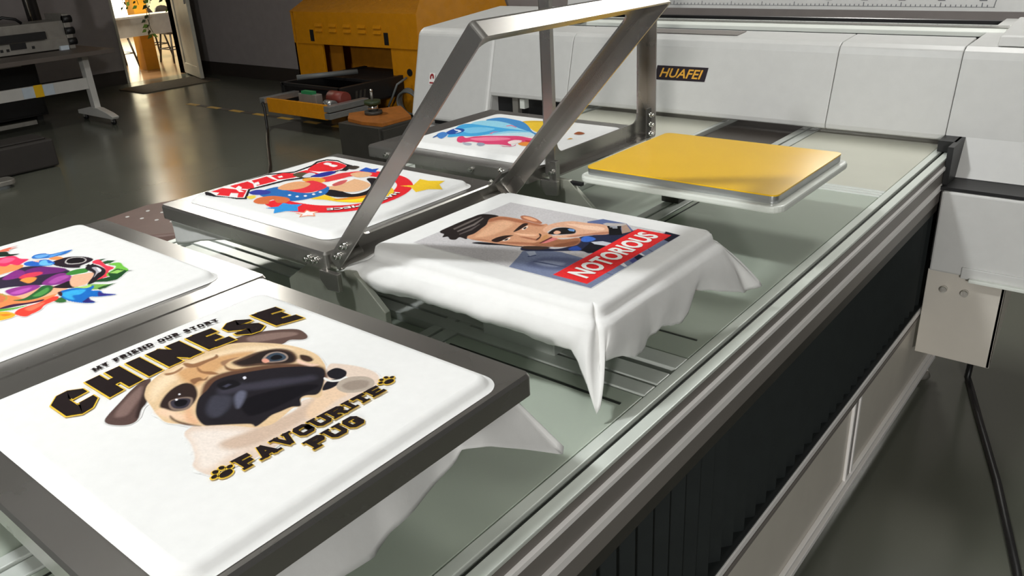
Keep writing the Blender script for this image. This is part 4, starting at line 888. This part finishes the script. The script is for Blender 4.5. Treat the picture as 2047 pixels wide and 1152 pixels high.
def artwork(key, rect, parent, z, grain=.03):
    res, items = ART[key]; res = res/1000.
    pol = []
    for col, soft, sm, s_ in items:
        P = np.array(s_.split(), float).reshape(-1, 2)/1000.
        pol.append((lin(col), max(soft, 1.2)/1000., catmull(P) if sm else P))
    allp = np.concatenate([p for _, _, p in pol]); lo = allp.min(0)-.01; hi = allp.max(0)+.01
    a0, a1, b0, b1 = rect                         # a = +y, b = -x
    lo = np.maximum(lo, (a0, b0)); hi = np.minimum(hi, (a1, b1))
    nx, ny = int((hi[0]-lo[0])/res)+1, int((hi[1]-lo[1])/res)+1
    gx = lo[0]+np.arange(nx)*res; gy = lo[1]+np.arange(ny)*res
    col = np.empty((nx, ny, 3)); col[:] = lin((236, 236, 234)); cov = np.zeros((nx, ny))
    for c, soft, P in pol:
        i0 = max(0, int((P[:, 0].min()-soft-lo[0])/res)-1); i1 = min(nx, int((P[:, 0].max()+soft-lo[0])/res)+2)
        j0 = max(0, int((P[:, 1].min()-soft-lo[1])/res)-1); j1 = min(ny, int((P[:, 1].max()+soft-lo[1])/res)+2)
        if i1 <= i0 or j1 <= j0: continue
        X, Y = np.meshgrid(gx[i0:i1], gy[j0:j1], indexing='ij'); ins = np.zeros(X.shape, bool); dd = np.full(X.shape, 1e9)
        for q in range(len(P)):
            ax, ay = P[q-1]; bx, by = P[q]
            if ay != by:
                k = ((ay > Y) != (by > Y)) & (X < (bx-ax)*(Y-ay)/(by-ay)+ax); ins ^= k
            ex, ey = bx-ax, by-ay; l2 = ex*ex+ey*ey
            if l2 < 1e-12: continue
            t = np.clip(((X-ax)*ex+(Y-ay)*ey)/l2, 0, 1)
            dd = np.minimum(dd, (X-ax-t*ex)**2+(Y-ay-t*ey)**2)
        sd = np.sqrt(dd)*np.where(ins, 1, -1); al = np.clip(.5+sd/soft, 0, 1); al = al*al*(3-2*al)
        sub = col[i0:i1, j0:j1]; sub *= (1-al[..., None]); sub += al[..., None]*np.array(c)
        cov[i0:i1, j0:j1] = np.maximum(cov[i0:i1, j0:j1], al)
    rg = np.random.default_rng(5); nz = rg.standard_normal((nx, ny)); nz = (nz+np.roll(nz, 1, 0)+np.roll(nz, 1, 1)+np.roll(np.roll(nz, 1, 0), 1, 1)+np.roll(nz, 2, 1))/2.2
    col *= 1+grain*nz[..., None]; col = np.clip(col, 0, 1)
    m_ = cov > .003; fm = m_[:-1, :-1] | m_[1:, :-1] | m_[:-1, 1:] | m_[1:, 1:]
    fi, fj = np.nonzero(fm); V = fi*ny+fj
    quads = np.stack([V, V+1, V+ny+1, V+ny], 1)
    used, inv = np.unique(quads, return_inverse=True); quads = inv.reshape(-1, 4)
    ux, uy = gx[used//ny], gy[used % ny]
    me = bpy.data.meshes.new('printed_picture'); off = Vector((0, 0, 0)); p = parent
    while p is not None: off = off+Vector(p.location); p = p.parent
    co = np.stack([-uy*S-off.x, ux*S-off.y, np.full(len(ux), (z+ZF)*S-off.z)], 1)
    nq = len(quads)
    me.vertices.add(len(co)); me.vertices.foreach_set('co', co.astype(np.float32).ravel())
    me.loops.add(nq*4); me.loops.foreach_set('vertex_index', quads.astype(np.int32).ravel())
    me.polygons.add(nq); me.polygons.foreach_set('loop_start', np.arange(0, nq*4, 4, dtype=np.int32))
    try: me.polygons.foreach_set('loop_total', np.full(nq, 4, dtype=np.int32))
    except Exception: pass
    me.update(calc_edges=True); me.validate()
    at = me.color_attributes.new('ink', 'FLOAT_COLOR', 'POINT')
    cc = np.concatenate([col.reshape(-1, 3)[used], np.ones((len(used), 1))], 1).astype(np.float32)
    at.data.foreach_set('color', cc.ravel())
    me.materials.append(M_print)
    o = bpy.data.objects.new('printed_picture', me); C.objects.link(o); o.parent = parent
    return o
# letter strokes -----------------------------------------------------
def glyph(ch, w, t, slab):
    a = t/2; c = min(.13, w*.2); W = w-a; g = []; s_ = []
    def stems(*xs):
        for x in xs:
            g.append([(x, 0), (x, 1)]); s_.append((x, 0)); s_.append((x, 1))
    bowl = [(W, a+c), (W, 1-a-c), (W-c, 1-a), (a+c, 1-a), (a, 1-a-c), (a, a+c), (a+c, a), (W-c, a)]
    if ch == 'H': stems(a, W); g.append([(a, .5), (W, .5)])
    elif ch == 'I': stems(w/2)
    elif ch == 'N': stems(a, W); g.append([(a*.9, 1-a*.3), (W+a*.1, a*.3)])
    elif ch == 'E': stems(a); g += [[(a, a*.85), (w, a*.85)], [(a, .5), (w*.85, .5)], [(a, 1-a*.85), (w, 1-a*.85)]]
    elif ch == 'F': stems(a); g += [[(a, .48), (w*.85, .48)], [(a, 1-a), (w, 1-a)]]
    elif ch == 'C': g.append([(W, .62)]+bowl[1:]+[(W, a+c), (W, .38)])
    elif ch == 'G': g.append([(W, .62)]+bowl[1:]+[(W, a+c), (W, .46), (w*.5, .46)])
    elif ch == 'O': g.append(bowl+[bowl[0], bowl[1]])
    elif ch == 'D': stems(a); g.append([(0, 1-a), (W-c, 1-a), (W, 1-a-c), (W, a+c), (W-c, a), (0, a)])
    elif ch == 'U': g.append([(a, 1), (a, a+c), (a+c, a), (W-c, a), (W, a+c), (W, 1)]); s_ += [(a, 1), (W, 1)]
    elif ch == 'S': c2 = .12; g.append([(W, .68), (W, 1-a-c2), (W-c2, 1-a), (a+c2, 1-a), (a, 1-a-c2), (a, .5+c2), (a+c2, .5), (W-c2, .5), (W, .5-c2), (W, a+c2), (W-c2, a), (a+c2, a), (a, a+c2), (a, .32)])
    elif ch == 'M': stems(a, W); g.append([(a, 1), (w/2, .25), (W, 1)])
    elif ch == 'Y': g += [[(a, 1), (w/2, .42), (w/2, 0)], [(W, 1), (w/2, .42)]]; s_ += [(w/2, 0), (a, 1), (W, 1)]
    elif ch == 'T': g += [[(w/2, 0), (w/2, 1)], [(0, 1-a), (w, 1-a)]]; s_.append((w/2, 0))
    elif ch == 'A': g += [[(a, 0), (w/2, 1)], [(w/2, 1), (W, 0)], [(w*.25, .3), (w*.75, .3)]]; s_ += [(a, 0), (W, 0)]
    elif ch == 'V': g += [[(a, 1), (w/2, 0)], [(w/2, 0), (W, 1)]]; s_ += [(a, 1), (W, 1)]
    elif ch == 'P' or ch == 'R':
        stems(a); g.append([(a, 1-a), (W-c*.7, 1-a), (W, 1-a-c*.7), (W, .42+a+c*.4), (W-c*.7, .42+a*.6), (a, .42+a*.6)])
        if ch == 'R': g.append([(w*.55, .45), (W, 0)]); s_.append((W, 0))
    ex = []
    if slab:
        for x, y in s_:
            hw = t*.95; yy = .075 if y == 0 else .925
            ex.append(([(x-hw, yy), (x+hw, yy)], .15))
    return [(p, t) for p in g]+ex
def ribbon(P, t, ext):
    P = [np.array(p, float) for p in P]
    closed_ = len(P) > 3 and np.allclose(P[0], P[-2]) and np.allclose(P[1], P[-1])
    if not closed_:
        d0 = P[0]-P[1]; P[0] = P[0]+d0/np.linalg.norm(d0)*ext; d1 = P[-1]-P[-2]; P[-1] = P[-1]+d1/np.linalg.norm(d1)*ext
    L_, R_ = [], []
    for i, p in enumerate(P):
        dirs = []
        if i > 0: dirs.append((p-P[i-1])/np.linalg.norm(p-P[i-1]))
        if i < len(P)-1: dirs.append((P[i+1]-p)/np.linalg.norm(P[i+1]-p))
        ns = [np.array((-d_[1], d_[0])) for d_ in dirs]
        n_ = sum(ns)/len(ns); n_ = n_/max(.35, n_.dot(n_)); L_.append(p+n_*t/2); R_.append(p-n_*t/2)
    return L_, R_
WID = {'I': .42, 'M': 1.25, 'N': 1.08, 'A': 1.05, 'V': 1.05, 'H': 1.05, 'E': .86, 'F': .84, 'S': .9, ' ': .45, 'T': .92, 'O': .98, 'U': .98}
def lettering(txt, a0, a1, base, top, t, slab, wide, dlt, zb, parent, gap=.14):
    ws = [WID.get(c, .95)*wide for c in txt]; tot = sum(ws)+gap*(len(txt)-1); k = (a1-a0)/tot
    layers = ((M_inky, dlt, zb+.0016), (M_ink, 0., zb+.003)) if dlt else ((M_ink, 0., zb+.002),)
    for m_, dl, z in layers:
        mb = MB(); x = 0
        for ch, w_ in zip(txt, ws):
            if ch != ' ':
                for P, tt in glyph(ch, w_, t, slab):
                    L_, R_ = ribbon(P, tt+2*dl, dl)
                    def mp(q):
                        u = (x+q[0])*k; bb = base(u/(a1-a0)); hh = top(u/(a1-a0))-bb
                        return (-(bb+hh*q[1]), a0+u, z)
                    n_ = len(L_); z += .00004; mb.add([mp(q) for q in L_]+[mp(q) for q in R_], [(i, i+1, n_+i+1, n_+i) for i in range(n_-1)])
            x += w_+gap
        mb.build('lettering', m_, parent, recalc=False)
def paw(ca, cb, r, ang, parent, zb):
    # pad and four toes, black on a yellow rim
    for m_, g, z in ((M_inky, r*.12, zb+.0016), (M_ink, 0, zb+.003)):
        mb = MB()
        for (u, v, ru, rv) in ((0, -.25, .55, .38), (-.72, .2, .24, .2), (-.3, .62, .22, .24), (.3, .64, .22, .24), (.72, .22, .24, .2)):
            P = []
            for q in range(18):
                t_ = 2*math.pi*q/18; uu = u*r+(ru*r+g)*math.cos(t_); vv = v*r+(rv*r+g)*math.sin(t_)
                P.append((-(cb+uu*math.sin(ang)+vv*math.cos(ang)), ca+uu*math.cos(ang)-vv*math.sin(ang), z))
            mb.add(P, [tuple(range(18))])
        mb.build('paw_print', m_, parent, recalc=False)

# ------------------------------------------------------------------ shirts
def cap(mb, x0, x1, y0, y1, r, zt, rows):
    # flat top plus rounded shoulder rows (offset outwards, z)
    P0 = rrect(x0+.016, x1-.016, y0+.016, y1-.016, r, 8); n = len(P0)
    v = [(p[0], p[1], zt) for p in P0]; f = [tuple(range(n))]
    sm = []
    for o, z in rows: v += [(p[0], p[1], z) for p in rrect(x0-o, x1+o, y0-o, y1+o, max(.02, r+.016+o), 8)]
    for q in range(len(rows)):
        f += [(q*n+i, q*n+(i+1) % n, (q+1)*n+(i+1) % n, (q+1)*n+i) for i in range(n)]
    k = len(mb.f); mb.add(v, f, True); mb.sm[k] = False
    return n
shirts = {}
SL = {'pug': 'white T-shirt printed with a pug and the words CHINESE and FAVOURITE PUG', 'flower': 'white T-shirt printed with flowers and blue butterflies at the left edge',
      'ring': 'white T-shirt printed with a red ring and stars under the tilted steel frame', 'gown': 'white T-shirt printed with blue and pink gowns near the gantry'}
RECT = {}
for key, tray, (x0, x1, y0, y1), lab in closed:
    o = thing('t_shirt', ((x0+x1)/2, (y0+y1)/2, T), SL[key], 't-shirt', 'printed T-shirts on the printer')
    mb = MB(); cap(mb, x0, x1, y0, y1, .022, T, [(-.006, T-.002), (.002, T-.008), (.008, T-.016), (.014, .004), (.024, .0012)])
    mb.build('stretched_front', M_cloth, o); shirts[key] = o; RECT[key] = (y0+.012, y1-.012, -x1+.012, -x0-.012)
    artwork(key, RECT[key], o, T+.0012, .03 if key == 'pug' else .03)
o = shirts['pug']; q = 1.00725*(1.0)
def arch(e, mid): return lambda u: e+(mid-e)*(1-(2*u-1)**2)
FX = (1-T)/(1-.035)
lettering('CHINESE', .555*FX, 1.197*FX, lambda u: FX*(1.800+.052*(1-(2*u-1)**2)-.012*u), lambda u: FX*(1.938+.035*(1-(2*u-1)**2)-.022*u), .29, False, .66, .03, T+.0016, o, .14)
lettering('MY FRIEND OUR STORY', .698*FX, 1.049*FX, lambda u: FX*(1.988+.012*(1-(2*u-1)**2)-.012*u), lambda u: FX*(2.009+.014*(1-(2*u-1)**2)-.012*u), .32, True, .95, 0, T+.0016, o, .26)
lettering('FAVOURITE', .680*FX, 1.055*FX, lambda u: FX*(1.302-.010*u), lambda u: FX*(1.352-.024*u), .29, True, 1.0, .04, T+.0016, o, .17)
lettering('PUG', .808*FX, .940*FX, lambda u: FX*(1.240-.010*u), lambda u: FX*(1.282-.006*u), .30, True, 1.05, .04, T+.0016, o, .17)
paw(.646*FX, 1.330*FX, .027, .1, o, T+.0016); paw(1.088*FX, 1.324*FX, .024, -.1, o, T+.0016)
# hanging hems of clamped shirts (3-D hem lines)
def hang(parent, toppts, hem, bulge, name='hanging_hem', nrow=8, seed=1):
    # toppts and hem: matching lists of 3-D points
    n = 60; rr = random.Random(seed)
    def samp(P, u):
        x = u*(len(P)-1); i = min(int(x), len(P)-2); t_ = x-i; return Vector(P[i])*(1-t_)+Vector(P[i+1])*t_
    v = []; f = []
    for r in range(nrow+1):
        t_ = r/nrow
        for i in range(n+1):
            u = i/n; a, b = samp(toppts, u), samp(hem, u); p = a*(1-t_)+b*t_
            wv = math.sin(u*17+seed)*.5+math.sin(u*31+2*seed)*.3
            v.append(p+Vector(bulge)*(math.sin(math.pi*t_*.5)*wv*.5+0))
    for r in range(nrow):
        for i in range(n): f.append((r*(n+1)+i, r*(n+1)+i+1, (r+1)*(n+1)+i+1, (r+1)*(n+1)+i))
    o = MB().add(v, f, True).build(name, M_cloth, parent, recalc=False)
    md = o.modifiers.new('thick', 'SOLIDIFY'); md.thickness = .0012; md.offset = 0
    return o
X_ = -1.135
hang(shirts['pug'], [(X_, y, -.03) for y in (.36, .72, .82, .87, .94, 1.03, 1.08, 1.11, 1.16, 1.22, 1.29, 1.30)],
     [(-1.10, .37, -.22), (-1.10, .72, -.165), (-1.10, .81, -.18), (-1.11, .87, -.155), (-1.115, .94, -.148), (-1.12, 1.027, -.129), (-1.115, 1.085, -.108), (-1.11, 1.105, -.082), (-1.09, 1.17, -.10), (-1.06, 1.268, -.156), (-1.03, 1.385, -.228), (-1.03, 1.39, -.205)], (.012, 0, 0), seed=2)
hang(shirts['ring'], [(-3.34, 2.2, -.03), (-3.34, 1.66, -.03), (-3.33, 1.645, -.03), (-3.2, 1.645, -.03), (-3.0, 1.645, -.03), (-2.8, 1.645, -.03)],
     [(-3.38, 2.2, -.16), (-3.40, 1.68, -.20), (-3.31, 1.645, -.185), (-3.22, 1.64, -.165), (-3.1, 1.64, -.125), (-2.8, 1.64, -.06)], (0, .006, 0), seed=4)
hang(shirts['flower'], [(-3.2, 1.375, -.03), (-2.9, 1.375, -.03), (-2.5, 1.375, -.03)], [(-3.2, 1.36, -.2), (-2.9, 1.36, -.18), (-2.5, 1.36, -.1)], (0, .004, 0), seed=5)
# HAPPY PIECE on the ring, reading from the far side
o = shirts['ring']
vs, fs = text_polys('HAPPY PIECE', 0, .03)
ARC = [Vector((-2.488, 2.262, 0)), Vector((-2.471, 2.192, 0)), Vector((-2.458, 2.109, 0)), Vector((-2.471, 2.026, 0)), Vector((-2.512, 1.953, 0)), Vector((-2.567, 1.903, 0))]
def rp2(u, v_, z):
    x = (.12+.86*u)*(len(ARC)-1); k = min(int(x), len(ARC)-2); p = ARC[k].lerp(ARC[k+1], x-k)
    d_ = (ARC[min(k+2, len(ARC)-1)]-ARC[max(k-1, 0)]).normalized(); n_ = Vector((-d_.y, d_.x, 0))
    p = p+n_*.030*(v_-.5); return (p.x, p.y, z)
vs2, fs2 = text_polys('HAPPY PIECE', 0, .06)
MB().add([rp2(a, b, T+.0028) for a, b in vs2], fs2).build('lettering_outline', M_ink, o, recalc=False)
MB().add([rp2(a, b, T+.0042) for a, b in vs], fs).build('lettering', M_inkw, o, recalc=False)

# portrait shirt, draped loose over its board
px0, px1, py0, py1 = -2.098, -1.150, 1.722, 2.472
o = thing('t_shirt', ((px0+px1)/2, (py0+py1)/2, T), 'white T-shirt with a bearded man and the word NOTORIOUS draped loosely over its board', 't-shirt', 'printed T-shirts on the printer')
HEM = {  # knots: side parameter 0..4 -> hem point
 0.00: (-2.20, 1.64, -.062), 0.03: (-2.190, 1.67, -.08), 0.09: (-2.125, 1.68, -.097), 0.18: (-2.031, 1.68, -.118), 0.29: (-1.908, 1.68, -.112), 0.42: (-1.751, 1.675, -.103),
 0.55: (-1.596, 1.675, -.099), 0.68: (-1.469, 1.68, -.101), 0.77: (-1.367, 1.68, -.11), 0.85: (-1.285, 1.68, -.115), 0.91: (-1.213, 1.68, -.109), 0.95: (-1.184, 1.67, -.161), 0.975: (-1.146, 1.665, -.20),
 1.00: (-1.115, 1.668, -.285), 1.02: (-1.108, 1.68, -.262), 1.04: (-1.116, 1.69, -.21), 1.07: (-1.12, 1.697, -.132), 1.12: (-1.12, 1.781, -.148), 1.24: (-1.12, 1.894, -.20), 1.32: (-1.12, 1.96, -.21), 1.36: (-1.115, 1.972, -.173),
 1.46: (-1.115, 2.04, -.156), 1.58: (-1.112, 2.150, -.193), 1.66: (-1.11, 2.210, -.160), 1.72: (-1.105, 2.245, -.108), 1.84: (-1.075, 2.42, -.170), 1.93: (-1.055, 2.56, -.224), 2.00: (-1.025, 2.612, -.208), 2.04: (-1.04, 2.62, -.19),
 2.15: (-1.15, 2.54, -.14), 2.5: (-1.6, 2.53, -.17), 2.9: (-2.05, 2.54, -.15), 3.0: (-2.16, 2.56, -.14), 3.1: (-2.14, 2.48, -.12), 3.5: (-2.15, 2.1, -.13), 3.9: (-2.17, 1.75, -.09), 4.00: (-2.20, 1.64, -.062)}
ks = sorted(HEM)
def hem_at(s_):
    for a, b in zip(ks, ks[1:]):
        if s_ <= b: t_ = (s_-a)/(b-a); return Vector(HEM[a])*(1-t_)+Vector(HEM[b])*t_
    return Vector(HEM[4.0])
def peri(s_, o_, r):
    # point on a rounded rectangle grown by o_; s_ runs front-left -> front-right -> back-right -> back-left
    x0, x1, y0, y1 = px0-o_, px1+o_, py0-o_, py1+o_
    i = int(s_) % 4; t_ = s_-int(s_)
    c = [(x0, y0), (x1, y0), (x1, y1), (x0, y1)]; a = Vector(c[i]); b = Vector(c[(i+1) % 4]); L_ = (b-a).length; dd = t_*L_
    d_ = (b-a)/L_; n_ = Vector((-d_.y, d_.x))
    def arc(u): return r-math.sqrt(max(0, r*r-(r-u)**2))
    p = a+d_*dd; ins = 0
    if dd < r: ins = arc(dd)
    elif L_-dd < r: ins = arc(L_-dd)
    # pull corner points diagonally so both sides meet
    return p+n_*ins*.5+d_*(ins*.5 if dd < r else (-ins*.5 if L_-dd < r else 0))
NS = 360; svals = [4*i/NS for i in range(NS)]
def warp(s_):   # more samples close to the corners
    i = int(s_); t_ = s_-i; return i+t_-.10*math.sin(2*math.pi*t_)/(1)
svals = [warp(s_) for s_ in svals]
rows = []
for o_, z in ((-.016, T), (-.006, T-.002), (.002, T-.008), (.007, T-.022), (.009, T-.034), (.022, T-.042), (.036, T-.050)):
    rows.append([Vector((*peri(s_, o_, .05+o_), z)) for s_ in svals])
NR = 12; base = rows[-1]
rw = random.Random(9)
for r in range(1, NR+1):
    t_ = r/NR; row = []
    for s_, b in zip(svals, base):
        h = hem_at(s_); p = b*(1-t_)+h*t_
        i = int(s_) % 4; n_ = [Vector((0, -1, 0)), Vector((1, 0, 0)), Vector((0, 1, 0)), Vector((-1, 0, 0))][i]
        f_ = s_-int(s_); damp = math.sin(math.pi*f_)**.5 if 0 < f_ < 1 else 0
        wob = .007*math.sin(s_*13)+.004*math.sin(s_*31+1)
        amp = t_*damp; p = p+n_*(wob*amp+.012*math.sin(math.pi*t_))
        # sharp folds close to the corners
        cf = min(f_, 1-f_)
        p = p+n_*(-.022*math.exp(-((cf-.055)/.022)**2)*t_*(1-.4*t_))
        p.z += .0015*math.sin(s_*61)*t_*damp+.0015*math.sin(s_*110)*t_*damp
        p.z = max(p.z, H+.012)
        row.append(p)
    rows.append(row)
v = []; f = [tuple(range(NS))]
for row in rows: v += row
for q in range(len(rows)-1):
    f += [(q*NS+i, q*NS+(i+1) % NS, (q+1)*NS+(i+1) % NS, (q+1)*NS+i) for i in range(NS)]
mb = MB().add(v, f, True); mb.sm[0] = False
dr_ = mb.build('draped_cloth', M_cloth, o)
md = dr_.modifiers.new('thick', 'SOLIDIFY'); md.thickness = .0012; md.offset = -1
artwork('man', (py0+.014, py1-.014, -px1+.014, -px0-.014), o, T+.0012, .05)
vs, fs = text_polys('NOTORIOUS', .12, .035)
MB().add([(-FX*(1.272-.004*a+.080*b), FX*(1.858+.440*a), T+.003) for a, b in vs], fs).build('lettering', M_inkw, o, recalc=False)

one('paint_chip', MB().prism([(-2.452+.007, 1.0), (-2.452, 1.018), (-2.458, 1.02), (-2.459, 1.004)], 'z', .0005, .003), M_scrap, (-2.452, 1.01, 0), 'tiny yellow paint chip lying on the left steel frame', 'paint chip')
